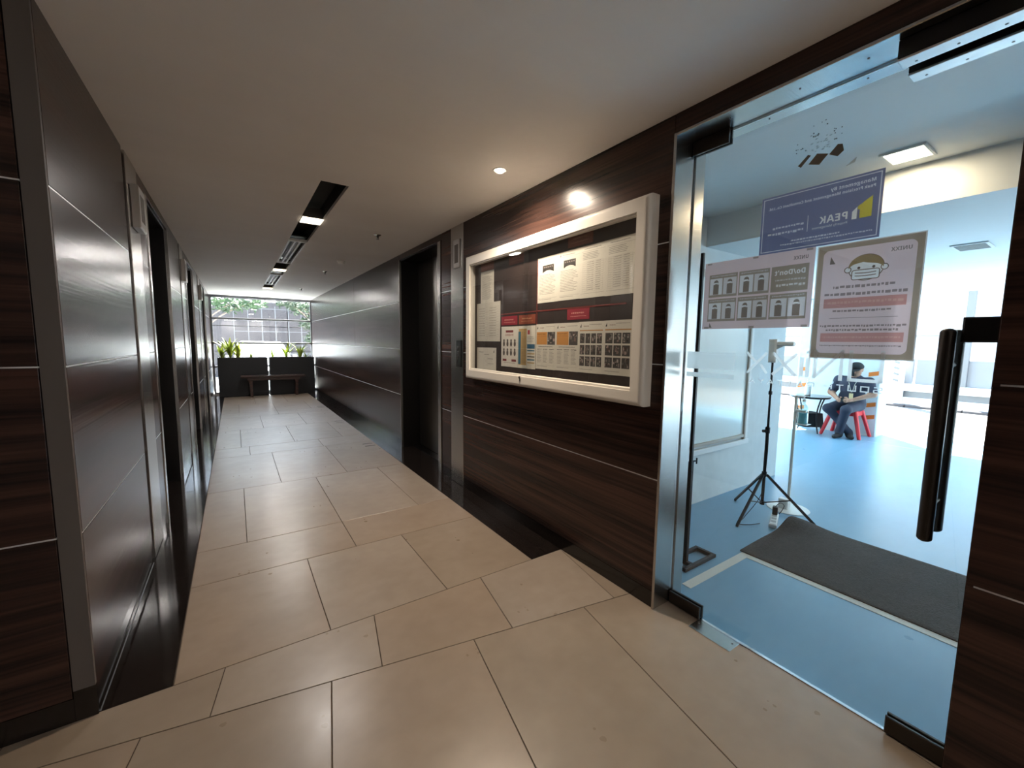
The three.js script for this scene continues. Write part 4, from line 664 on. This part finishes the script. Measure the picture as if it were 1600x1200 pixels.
{ // road, kerb and the bright boundary beyond
  const R = struct('road', 'sunlit pale concrete driveway beyond the porch', 'road'); part(R, 'surface', bx(9.6, 14, -0.25, -0.015, -40, 20), M.road); shade(R);
  const K = struct('kerb', 'low weathered kerb along the driveway', 'kerb'); for (let i = 0; i < 24; i++) part(K, 'kerb_stone', cb(14, 14.2, -0.2, 0.05, -14 + i + 0.006, -13 + i - 0.006, 0.015), M.concrete); shade(K);
  const B = struct('boundary_wall', 'low white boundary wall with grey panels across the driveway', 'wall');
  part(B, 'plinth', bx(14.5, 14.9, -0.2, 0.2, -30, 14), M.whitePaint); part(B, 'groove_panel', bx(14.54, 14.9, 0.2, 0.36, -30, 14), M.frameGrey); part(B, 'ledge', cb(14.46, 14.9, 0.36, 0.55, -30, 14, 0.02), M.whitePaint);
  for (let i = 0; i < 10; i++) part(B, 'panel', cb(14.6, 14.7, 0.55, 1.2, -16 + i * 2.6 + 0.03, -13.4 + i * 2.6 - 0.03, 0.01), std({ color: 0x7a7d82, roughness: 0.7 }));
  part(B, 'post', cb(14.5, 14.62, 0.55, 3.6, -2.2, -2.06, 0.01), M.frameGrey); part(B, 'apron', bx(14.2, 14.5, -0.25, 0, -30, 14), M.road); shade(B);
  const H = struct('white_building', 'bright white building across the driveway', 'building'); part(H, 'facade', bx(19, 19.5, -0.2, 11, -30, 16), M.stucco); for (let i = 0; i < 6; i++) part(H, 'ledge', cb(18.8, 19, 1.9 + i * 1.5, 2.05 + i * 1.5, -30, 16, 0.02), M.whitePaint); part(H, 'forecourt', bx(14.9, 19, -0.25, -0.02, -30, 16), M.road); shade(H);  // facade carried up out of view to keep sky light off the porch
  const P = thing('marked_post', 'white square post with grey slanted marks standing at the kerb', 'post', [14.35, 0, -3.3]); part(P, 'post_body', cb(-0.1, 0.1, 0, 2.6, -0.16, 0.16, 0.01), M.whitePaint); for (const y of [0.62, 0.78, 0.93, 1.08]) { const g = cb(-0.104, -0.1, 0, 0.06, -0.06, 0.06, 0.001); g.rotateX(0.3); part(P, 'mark', g, M.frameGrey, [0, y, 0.02]); } shade(P);
}
// ---------------------------------------------------------------- things standing on the porch
{
  const T = thing('thermometer_tripod', 'black tripod stand on the blue floor with its legs spread', 'tripod', [3.8, 0, -1.667]), m = M.blackMetal, ft = [[-0.405, 0, 0.0], [0.16, 0, -0.31], [0.157, 0, 0.347]];
  part(T, 'lower_tube', rod([0, 0.11, 0], [0, 0.8, 0], 0.0125, 14), m); part(T, 'upper_tube', rod([0, 0.78, 0], [0.004, 1.38, -0.003], 0.0085, 14), m);
  part(T, 'collar', merge([cyl(0.02, 0.02, 0.04, 14, 0, 0.36, 0), cyl(0.019, 0.019, 0.03, 14, 0, 0.105, 0)]), m); part(T, 'clamp', merge([cyl(0.019, 0.019, 0.05, 14, 0, 0.745, 0), cyl(0.015, 0.015, 0.03, 12, 0.003, 1.08, -0.002)]), m); part(T, 'knob', rod([-0.02, 0.765, 0], [-0.05, 0.765, -0.015], 0.013, 12), m);
  for (const [x, , z] of ft) { const l = part(T, 'leg', bar([x * 0.05, 0.375, z * 0.05], [x, 0.012, z], 0.014, 0.02), m); part(l, 'rubber_foot', rod([x * 0.99, 0.022, z * 0.99], [x * 1.01, 0, z * 1.01], 0.011, 10), M.nearBlack); part(T, 'brace', rod([0, 0.12, 0], [x * 0.55, 0.375 - 0.363 * 0.53, z * 0.55], 0.005, 8), m); }
  shade(T);
  const D = thing('thermometer', 'white wall-type infrared thermometer with a side arm on top of the tripod', 'thermometer', [3.804, 1.355, -1.67]);
  part(D, 'body', cb(-0.03, 0.03, 0, 0.2, -0.032, 0.03, 0.012), M.whitePlastic); part(D, 'sensor_arm', cb(-0.022, 0.022, 0.14, 0.178, 0.03, 0.155, 0.01), M.whitePlastic); part(D, 'gusset', (() => { const sh = new THREE.Shape([[0, 0], [0.05, 0.03], [0, 0.03]].map(p => new THREE.Vector2(-p[0], p[1]))); const g = new THREE.ExtrudeGeometry(sh, { depth: 0.03, bevelEnabled: false }); g.rotateY(Math.PI / 2); g.translate(-0.015, 0.112, 0.03); return g; })(), M.whitePlastic); shade(D);
  part(T, 'cable', tube([[3.79, 1.36, -1.66], [3.775, 0.95, -1.65], [3.765, 0.5, -1.64], [3.75, 0.2, -1.66], [3.62, 0.012, -1.72], [3.45, 0.004, -1.68], [3.52, 0.004, -1.62], [3.6, 0.008, -1.585]].map(([x, y, z]) => [x - 3.8, y, z + 1.667]), 0.003, 70, 6), M.nearBlack, null, 'thin black cable hanging to the floor'); shade(T);
}
{
  const T = thing('sanitizer_stand', 'slim white pole stand with a round base', 'stand', [4.19, 0, -1.615]);
  part(T, 'base', lathe([[0, 0.014], [0.02, 0.016], [0.165, 0.006], [0.17, 0.002], [0.17, 0], [0, 0]], 36), M.whitePlastic); part(T, 'pedal_box', cb(-0.09, -0.02, 0.006, 0.1, -0.05, 0.03, 0.008), M.whitePlastic);
  part(T, 'pole', rod([0, 0.01, 0], [-0.01, 1.055, 0], 0.0125, 16), M.whitePlastic); part(T, 'holder', merge([cb(-0.03, 0.0, 0.91, 0.93, 0, 0.09, 0.003), cb(-0.05, 0.05, 0.8, 0.806, 0.02, 0.11, 0.002)]), M.whitePlastic); part(T, 'pump_arm', rod([-0.01, 1.05, 0], [-0.01, 1.05, 0.06], 0.006, 10), M.whitePlastic); shade(T);
  const B = thing('sanitizer_bottle', 'clear pump bottle of blue liquid held on the white stand', 'bottle', [4.19, 0.806, -1.555]);
  part(B, 'bottle_body', lathe([[0, 0], [0.036, 0], [0.038, 0.01], [0.038, 0.14], [0.03, 0.165], [0.012, 0.18], [0.012, 0.2]], 24), phy({ color: 0xeaf4f4, transmission: 0.85, roughness: 0.15, thickness: 0 })); part(B, 'liquid', cyl(0.033, 0.033, 0.095, 24, 0, 0.004, 0), phy({ color: 0x3fb6cf, roughness: 0.15 })); part(B, 'pump', merge([cyl(0.013, 0.013, 0.02, 14, 0, 0.2, 0), cyl(0.004, 0.004, 0.025, 8, 0, 0.22, 0), rod([0, 0.245, 0], [-0.03, 0.243, 0], 0.005, 8)]), M.whitePlastic); shade(B);
}
{
  const T = thing('power_strip', 'white power strip lying on the blue floor by the mat corner', 'power strip', [3.76, 0, -1.545]); T.rotation.y = 0.35;
  part(T, 'body', cb(-0.16, 0.13, 0, 0.036, -0.028, 0.028, 0.008), M.whitePlastic); for (let i = 0; i < 3; i++) part(T, 'socket', cb(-0.11 + i * 0.07, -0.07 + i * 0.07, 0.036, 0.037, -0.018, 0.018, 0.0005), std({ color: 0xb8b8b4, roughness: 0.5 })); shade(T);
  const A = thing('power_adapter', 'black plug adapter standing in the white power strip', 'adapter', [3.84, 0.036, -1.575]); A.rotation.y = 0.35; part(A, 'body', cb(-0.022, 0.022, 0, 0.07, -0.02, 0.02, 0.006), M.nearBlack); part(A, 'cord', tube([[0, 0.07, 0], [0.03, 0.1, 0.03], [0.09, 0.06, 0.06], [0.1, -0.032, 0.02], [0.06, -0.032, -0.02]], 0.003, 30, 6), M.nearBlack); shade(A);
}
{
  const T = thing('sign_stand', 'black metal stand with a rectangular foot frame beside the steel door jamb', 'stand', [2.5, 0, -1.555]), m = M.blackMetal;
  part(T, 'post', cb(-0.014, 0.014, 0.0, 0.72, -0.014, 0.014, 0.002), m); part(T, 'inner_post', cb(-0.01, 0.01, 0.7, 2.08, -0.01, 0.01, 0.002), m); part(T, 'clamp_screw', merge([rod([0.01, 0.72, 0], [0.05, 0.72, 0.01], 0.005, 8), rod([0.05, 0.7, 0.01], [0.05, 0.74, 0.01], 0.005, 8)]), m);
  part(T, 'foot_frame', merge([cb(-0.1, 0.26, 0, 0.025, 0.045, 0.07, 0.002), cb(-0.1, 0.26, 0, 0.025, -0.085, -0.06, 0.002), cb(0.235, 0.26, 0, 0.025, -0.06, 0.045, 0.002), cb(-0.1, -0.075, 0, 0.025, -0.06, 0.045, 0.002), cb(-0.014, 0.014, 0, 0.025, -0.06, 0.045, 0.002)]), m); shade(T);
}
{ // red plastic stool
  const T = thing('plastic_stool', 'red plastic stool under the seated guard', 'stool', [8.53, 0, -2.53]);
  const sq = (s, r) => { const h = new THREE.Shape(); h.moveTo(-s + r, -s); h.lineTo(s - r, -s); h.quadraticCurveTo(s, -s, s, -s + r); h.lineTo(s, s - r); h.quadraticCurveTo(s, s, s - r, s); h.lineTo(-s + r, s); h.quadraticCurveTo(-s, s, -s, s - r); h.lineTo(-s, -s + r); h.quadraticCurveTo(-s, -s, -s + r, -s); return h; };
  const top = sq(0.16, 0.04), hole = new THREE.Path(); hole.absarc(0, 0, 0.025, 0, 6.2832, true); top.holes.push(hole); const g = new THREE.ExtrudeGeometry(top, { depth: 0.015, bevelEnabled: true, bevelThickness: 0.008, bevelSize: 0.008, bevelSegments: 2 }); g.rotateX(-Math.PI / 2); g.translate(0, 0.43, 0); part(T, 'seat', g, M.red);
  for (const s of [-1, 1]) { part(T, 'apron', cb(-0.17, 0.17, 0.36, 0.43, s * 0.17 - 0.004, s * 0.17 + 0.004, 0.002), M.red); part(T, 'apron', cb(s * 0.17 - 0.004, s * 0.17 + 0.004, 0.36, 0.43, -0.17, 0.17, 0.002), M.red); }
  for (const a of [-1, 1]) for (const b of [-1, 1]) part(T, 'leg', rod([a * 0.245, 0, b * 0.265], [a * 0.15, 0.43, b * 0.155], 0.026, 8, 0.034), M.red); shade(T);
}
{ // small black cafe table
  const T = thing('side_table', 'small round black table with curved legs and a woven lower body beside the pillar', 'table', [8.36, 0, -3.02]), m = M.blackMetal;
  part(T, 'top', lathe([[0, 0.622], [0.3, 0.622], [0.305, 0.628], [0.3, 0.634], [0, 0.634]], 36), phy({ color: 0x2a2d30, roughness: 0.1 }));  part(T, 'rim', (() => { const g = new THREE.TorusGeometry(0.28, 0.011, 8, 36); g.rotateX(Math.PI / 2); g.translate(0, 0.61, 0); return g; })(), m);
  for (let i = 0; i < 4; i++) { const a = i * Math.PI / 2 + 0.6, c = Math.cos(a), s = Math.sin(a); part(T, 'leg', tube([[c * 0.27, 0.61, s * 0.27], [c * 0.21, 0.45, s * 0.21], [c * 0.19, 0.3, s * 0.19], [c * 0.22, 0.1, s * 0.22], [c * 0.25, 0, s * 0.25]], 0.012, 20, 8), m); }
  part(T, 'woven_body', (() => { const g = new THREE.CylinderGeometry(0.2, 0.23, 0.24, 4, 1); g.rotateY(Math.PI / 4 - 0.6); g.translate(0, 0.22, 0); return g; })(), std({ color: 0x1d1b1c, roughness: 0.8, bumpMap: matBump, bumpScale: 0.005 })); shade(T);
  const B = thing('white_bottle', 'white spray bottle standing on the small round table', 'bottle', [8.35, 0.634, -3.06]); part(B, 'bottle_body', lathe([[0, 0], [0.045, 0], [0.047, 0.012], [0.047, 0.15], [0.035, 0.19], [0.016, 0.21], [0.016, 0.225]], 24), M.whitePlastic); part(B, 'pump', merge([cyl(0.018, 0.018, 0.02, 14, 0, 0.225, 0), cyl(0.006, 0.006, 0.03, 8, 0, 0.245, 0), cb(-0.05, 0.012, 0.272, 0.285, -0.009, 0.009, 0.003)]), M.whitePlastic); shade(B);
}
// ---------------------------------------------------------------- seated guard
function nets(sdf, mn, mx, cell) { // surface nets of a distance field
  const n = [0, 1, 2].map(k => Math.ceil((mx[k] - mn[k]) / cell) + 1), V = new Float32Array(n[0] * n[1] * n[2]), at = (i, j, k) => (k * n[1] + j) * n[0] + i;
  for (let k = 0; k < n[2]; k++) for (let j = 0; j < n[1]; j++) for (let i = 0; i < n[0]; i++) V[at(i, j, k)] = sdf(mn[0] + i * cell, mn[1] + j * cell, mn[2] + k * cell);
  const id = new Int32Array(V.length).fill(-1), pos = [], idx = [];
  for (let k = 0; k < n[2] - 1; k++) for (let j = 0; j < n[1] - 1; j++) for (let i = 0; i < n[0] - 1; i++) {
    let c = 0, x = 0, y = 0, z = 0; const v = []; for (let q = 0; q < 8; q++) v.push(V[at(i + (q & 1), j + ((q >> 1) & 1), k + (q >> 2))]);
    for (let q = 0; q < 8; q++) for (const b of [1, 2, 4]) if (!(q & b)) { const a = v[q], d = v[q | b]; if ((a < 0) !== (d < 0)) { const t = a / (a - d); x += (q & 1) + (b === 1 ? t : 0); y += ((q >> 1) & 1) + (b === 2 ? t : 0); z += (q >> 2) + (b === 4 ? t : 0); c++; } }
    if (c) { id[at(i, j, k)] = pos.length / 3; pos.push(mn[0] + (i + x / c) * cell, mn[1] + (j + y / c) * cell, mn[2] + (k + z / c) * cell); }
  }
  for (let k = 1; k < n[2] - 1; k++) for (let j = 1; j < n[1] - 1; j++) for (let i = 1; i < n[0] - 1; i++) {
    const a = V[at(i, j, k)] < 0, quad = (p, q, r, s, f) => { if (p < 0 || q < 0 || r < 0 || s < 0) return; f ? idx.push(p, q, r, p, r, s) : idx.push(p, r, q, p, s, r); };
    if (a !== V[at(i + 1, j, k)] < 0) quad(id[at(i, j - 1, k - 1)], id[at(i, j, k - 1)], id[at(i, j, k)], id[at(i, j - 1, k)], a);
    if (a !== V[at(i, j + 1, k)] < 0) quad(id[at(i - 1, j, k - 1)], id[at(i - 1, j, k)], id[at(i, j, k)], id[at(i, j, k - 1)], a);
    if (a !== V[at(i, j, k + 1)] < 0) quad(id[at(i - 1, j - 1, k)], id[at(i, j - 1, k)], id[at(i, j, k)], id[at(i - 1, j, k)], a);
  }
  const g = new THREE.BufferGeometry(); g.setAttribute('position', new THREE.Float32BufferAttribute(pos, 3)); g.setIndex(idx); g.computeVertexNormals(); return g;
}
function field(bones, k) { // smooth union of tapered capsules [ax,ay,az, bx,by,bz, ra, rb, tag]
  const near = (b, x, y, z) => { const dx = b[3] - b[0], dy = b[4] - b[1], dz = b[5] - b[2], l = dx * dx + dy * dy + dz * dz, t = l ? Math.max(0, Math.min(1, ((x - b[0]) * dx + (y - b[1]) * dy + (z - b[2]) * dz) / l)) : 0; return Math.hypot(x - b[0] - t * dx, y - b[1] - t * dy, z - b[2] - t * dz) - (b[6] + t * (b[7] - b[6])); };
  return { sdf: (x, y, z) => { let s = 1e3; for (const b of bones) { const d = near(b, x, y, z), h = Math.max(k - Math.abs(s - d), 0) / k; s = Math.min(s, d) - h * h * k * 0.25; } return s; }, tag: (x, y, z) => { let m = 1e3, t = 0; for (const b of bones) { const d = near(b, x, y, z); if (d < m) { m = d; t = b[8]; } } return t; } };
}
{
  const B = [8.45, 0, -2.48], T = thing('person', 'seated person in a dark navy uniform and black cap looking at a phone', 'person', B);
  const SK = 0, SH = 1, TR = 2, SO = 3, cols = [rgb(0.36, 0.19, 0.125), rgb(0.020, 0.024, 0.048), rgb(0.017, 0.020, 0.040), rgb(0.008, 0.008, 0.009)];
  const P = { pel: [8.56, 0.55, -2.5], wai: [8.57, 0.68, -2.49], che: [8.55, 0.86, -2.48], sl: [8.55, 0.935, -2.68], sr: [8.55, 0.925, -2.28], nk: [8.53, 1.0, -2.465], hd: [8.485, 1.115, -2.445], el: [8.47, 0.72, -2.755], er: [8.47, 0.735, -2.19], wl: [8.29, 0.63, -2.6], wr: [8.28, 0.635, -2.4], hl: [8.55, 0.53, -2.59], hr: [8.55, 0.53, -2.4], kl: [8.16, 0.475, -2.68], kr: [8.14, 0.48, -2.43], al: [8.31, 0.1, -2.415], ar: [8.22, 0.1, -2.52], tl: [8.19, 0.035, -2.34], tr: [8.07, 0.035, -2.53] };
  const b = (a, c, r0, r1, t) => [...(typeof a === 'string' ? P[a] : a), ...(typeof c === 'string' ? P[c] : c), r0, r1, t];
  const mid = (a, c, k) => P[a].map((v, i) => v + (P[c][i] - v) * k);
  const bones = [b([8.56, 0.55, -2.58], [8.56, 0.55, -2.42], 0.125, 0.125, TR), b([8.57, 0.66, -2.55], [8.57, 0.66, -2.43], 0.125, 0.125, SH), b('wai', 'che', 0.14, 0.15, SH), b([8.55, 0.86, -2.57], [8.55, 0.86, -2.39], 0.125, 0.125, SH), b('sl', 'sr', 0.072, 0.072, SH), b('nk', 'hd', 0.055, 0.055, SK), b([8.54, 0.975, -2.5], [8.54, 0.975, -2.43], 0.06, 0.06, SH),
    b('sl', mid('sl', 'el', 0.75), 0.075, 0.062, SH), b(mid('sl', 'el', 0.7), 'el', 0.048, 0.043, SK), b('el', 'wl', 0.043, 0.029, SK), b('sr', mid('sr', 'er', 0.75), 0.075, 0.062, SH), b(mid('sr', 'er', 0.7), 'er', 0.048, 0.043, SK), b('er', 'wr', 0.043, 0.029, SK),
    b('hl', 'kl', 0.095, 0.07, TR), b('kl', 'al', 0.068, 0.05, TR), b('hr', 'kr', 0.095, 0.07, TR), b('kr', 'ar', 0.068, 0.05, TR), b([P.al[0] + 0.03, 0.045, P.al[2]], 'tl', 0.043, 0.035, SO), b([P.ar[0] + 0.03, 0.045, P.ar[2]], 'tr', 0.043, 0.035, SO), b('al', [P.al[0] + 0.02, 0.05, P.al[2]], 0.045, 0.042, SO), b('ar', [P.ar[0] + 0.02, 0.05, P.ar[2]], 0.045, 0.042, SO)];
  const paint = (g, f) => { const p = g.attributes.position, c = new Float32Array(p.count * 3); for (let i = 0; i < p.count; i++) { const k = cols[f.tag(p.getX(i), p.getY(i), p.getZ(i))]; c.set([k.r, k.g, k.b], i * 3); } g.setAttribute('color', new THREE.BufferAttribute(c, 3)); return g; };
  const fb = field(bones, 0.035), body = paint(nets(fb.sdf, [7.98, -0.02, -2.88], [8.78, 1.07, -2.06], 0.013), fb);
  // head, looking down at the phone; the face points to -x
  const q = new THREE.Euler(0, 0.05, 0.28), hp = (x, y, z) => { const v = new THREE.Vector3(x, y, z).applyEuler(q); return [P.hd[0] + v.x, P.hd[1] + v.y, P.hd[2] + v.z]; };
  const hb = [[[0.01, 0.035, 0], [0.02, 0.035, 0], 0.082, 0.085], [[-0.015, 0.02, -0.015], [-0.015, 0.02, 0.015], 0.066, 0.066], [[-0.03, -0.045, -0.012], [-0.03, -0.045, 0.012], 0.046, 0.046], [[0.0, -0.05, -0.03], [0.0, -0.05, 0.03], 0.04, 0.04], [[-0.083, 0.012, 0], [-0.098, -0.018, 0], 0.009, 0.014], [[-0.075, 0.028, -0.03], [-0.075, 0.028, 0.03], 0.012, 0.012], [[0.012, 0.012, -0.078], [0.016, -0.018, -0.076], 0.016, 0.011], [[0.012, 0.012, 0.078], [0.016, -0.018, 0.076], 0.016, 0.011], [[-0.07, -0.048, -0.016], [-0.07, -0.048, 0.016], 0.012, 0.012]].map(([a, c, r0, r1]) => [...hp(...a), ...hp(...c), r0, r1, SK]);
  hb.push([...P.nk, ...hp(0.01, -0.03, 0), 0.05, 0.05, SK]);
  const fh = field(hb, 0.018), head = paint(nets(fh.sdf, [8.35, 0.96, -2.58], [8.62, 1.28, -2.31], 0.0055), fh);
  // hands round the phone
  const hand = (w, s) => { const c = [w[0] - 0.055, w[1] - 0.005, w[2] + s * 0.03], o = [[...w, ...c, 0.026, 0.03, SK], [c[0], c[1], c[2], c[0] - 0.025, c[1], c[2] + s * 0.015, 0.028, 0.024, SK]];
    for (let i = 0; i < 4; i++) { const y = c[1] + 0.028 - i * 0.017, l = [0.03, 0.034, 0.031, 0.024][i], a = [c[0] - 0.028, y, c[2] + s * 0.005], m = [a[0] - l, y - 0.003, a[2] + s * 0.012], e = [m[0] - 0.006, y - 0.006, m[2] + s * l * 0.9]; o.push([...a, ...m, 0.0095, 0.009, SK], [...m, ...e, 0.009, 0.0075, SK]); }
    const t0 = [c[0] + 0.005, c[1] + 0.022, c[2] + s * 0.012], t1 = [t0[0] - 0.02, t0[1] + 0.022, t0[2] + s * 0.02], t2 = [t1[0] - 0.022, t1[1] + 0.004, t1[2] + s * 0.012]; o.push([...t0, ...t1, 0.012, 0.0105, SK], [...t1, ...t2, 0.0105, 0.0085, SK]); const f = field(o, 0.008); return paint(nets(f.sdf, [w[0] - 0.17, w[1] - 0.09, w[2] - 0.1], [w[0] + 0.04, w[1] + 0.09, w[2] + 0.1], 0.0045), f); };
  const all = mergeGeometries([body, head, hand(P.wl, 1), hand(P.wr, -1)]); all.translate(-B[0], -B[1], -B[2]);
  part(T, 'body', all, std({ vertexColors: true, roughness: 0.8 }));
  const loc = (x, y, z) => { const v = hp(x, y, z); return [v[0] - B[0], v[1] - B[1], v[2] - B[2]]; };
  const place = (g, x, y, z) => { g.applyMatrix4(new THREE.Matrix4().makeRotationFromEuler(q)); g.translate(...loc(x, y, z)); return g; };
  const dome = new THREE.SphereGeometry(0.1, 24, 10, 0, 6.2832, 0, Math.PI * 0.5); dome.scale(1.02, 0.75, 0.93); part(T, 'cap', merge([place(dome, 0.012, 0.055, 0), place(cyl(0.098, 0.1, 0.03, 24), 0.012, 0.035, 0), (() => { const g = new THREE.CylinderGeometry(0.075, 0.078, 0.006, 20, 1, false, Math.PI, Math.PI); g.scale(1.1, 1, 1); g.rotateZ(0.12); return place(g, -0.075, 0.04, 0); })()]), std({ color: 0x0d0d10, roughness: 0.8 }), null, 'black cap');
  const mask = new THREE.SphereGeometry(0.066, 20, 12, -Math.PI * 0.5, Math.PI, Math.PI * 0.28, Math.PI * 0.45); mask.rotateY(-Math.PI / 2); mask.scale(1.2, 1.05, 1.0); part(T, 'face_mask', place(mask, -0.036, -0.035, 0), std({ color: 0x101013, roughness: 0.9, side: THREE.DoubleSide }), null, 'black face mask');
  for (const s of [-1, 1]) part(T, 'eye', place(new THREE.SphereGeometry(0.009, 10, 8), -0.079, 0.016, s * 0.028), std({ color: 0x1b1412, roughness: 0.3 }));
  part(T, 'hair', place((() => { const g = new THREE.SphereGeometry(0.092, 20, 12, 0, 6.2832, Math.PI * 0.45, Math.PI * 0.25); g.scale(1, 1, 0.9); return g; })(), 0.022, 0.03, 0), std({ color: 0x0b0a0a, roughness: 0.9 }));
  part(T, 'lanyard', tube([[0.05, 0.98, -0.06], [-0.045, 0.9, -0.02], [-0.075, 0.75, 0.035], [-0.045, 0.9, 0.065], [0.05, 0.975, 0.09]], 0.004, 30, 6), std({ color: 0xc9c4b4, roughness: 0.7 })); part(T, 'badge', cb(-0.106, -0.102, 0.65, 0.735, 0.012, 0.066, 0.001), std({ color: 0xcab98a, roughness: 0.5 }), null, 'tan identity badge'); part(T, 'wristwatch', (() => { const g = new THREE.TorusGeometry(0.032, 0.007, 8, 20); g.rotateY(Math.PI / 2); g.rotateY(0.6); g.translate(P.wr[0] - B[0] + 0.02, P.wr[1], P.wr[2] - B[2] + 0.02); return g; })(), M.nearBlack);
  part(T, 'shoulder_patch', (() => { const g = new THREE.SphereGeometry(0.028, 12, 8); g.scale(0.3, 1, 0.8); g.translate(-0.0, 0.885, -0.268); return g; })(), std({ color: 0xd8dbe0, roughness: 0.7 })); shade(T);
  const F = thing('phone', 'black phone held in both hands of the seated person', 'phone', [8.19, 0.6, -2.5]); F.rotation.z = -0.5; part(F, 'body', cb(-0.006, 0.004, 0, 0.08, -0.07, 0.07, 0.003), M.nearBlack); part(F, 'screen', bx(0.0042, 0.005, 0.004, 0.076, -0.064, 0.064), phy({ color: 0x22262b, roughness: 0.1 })); shade(F);
}
renderer.render(scene, camera);
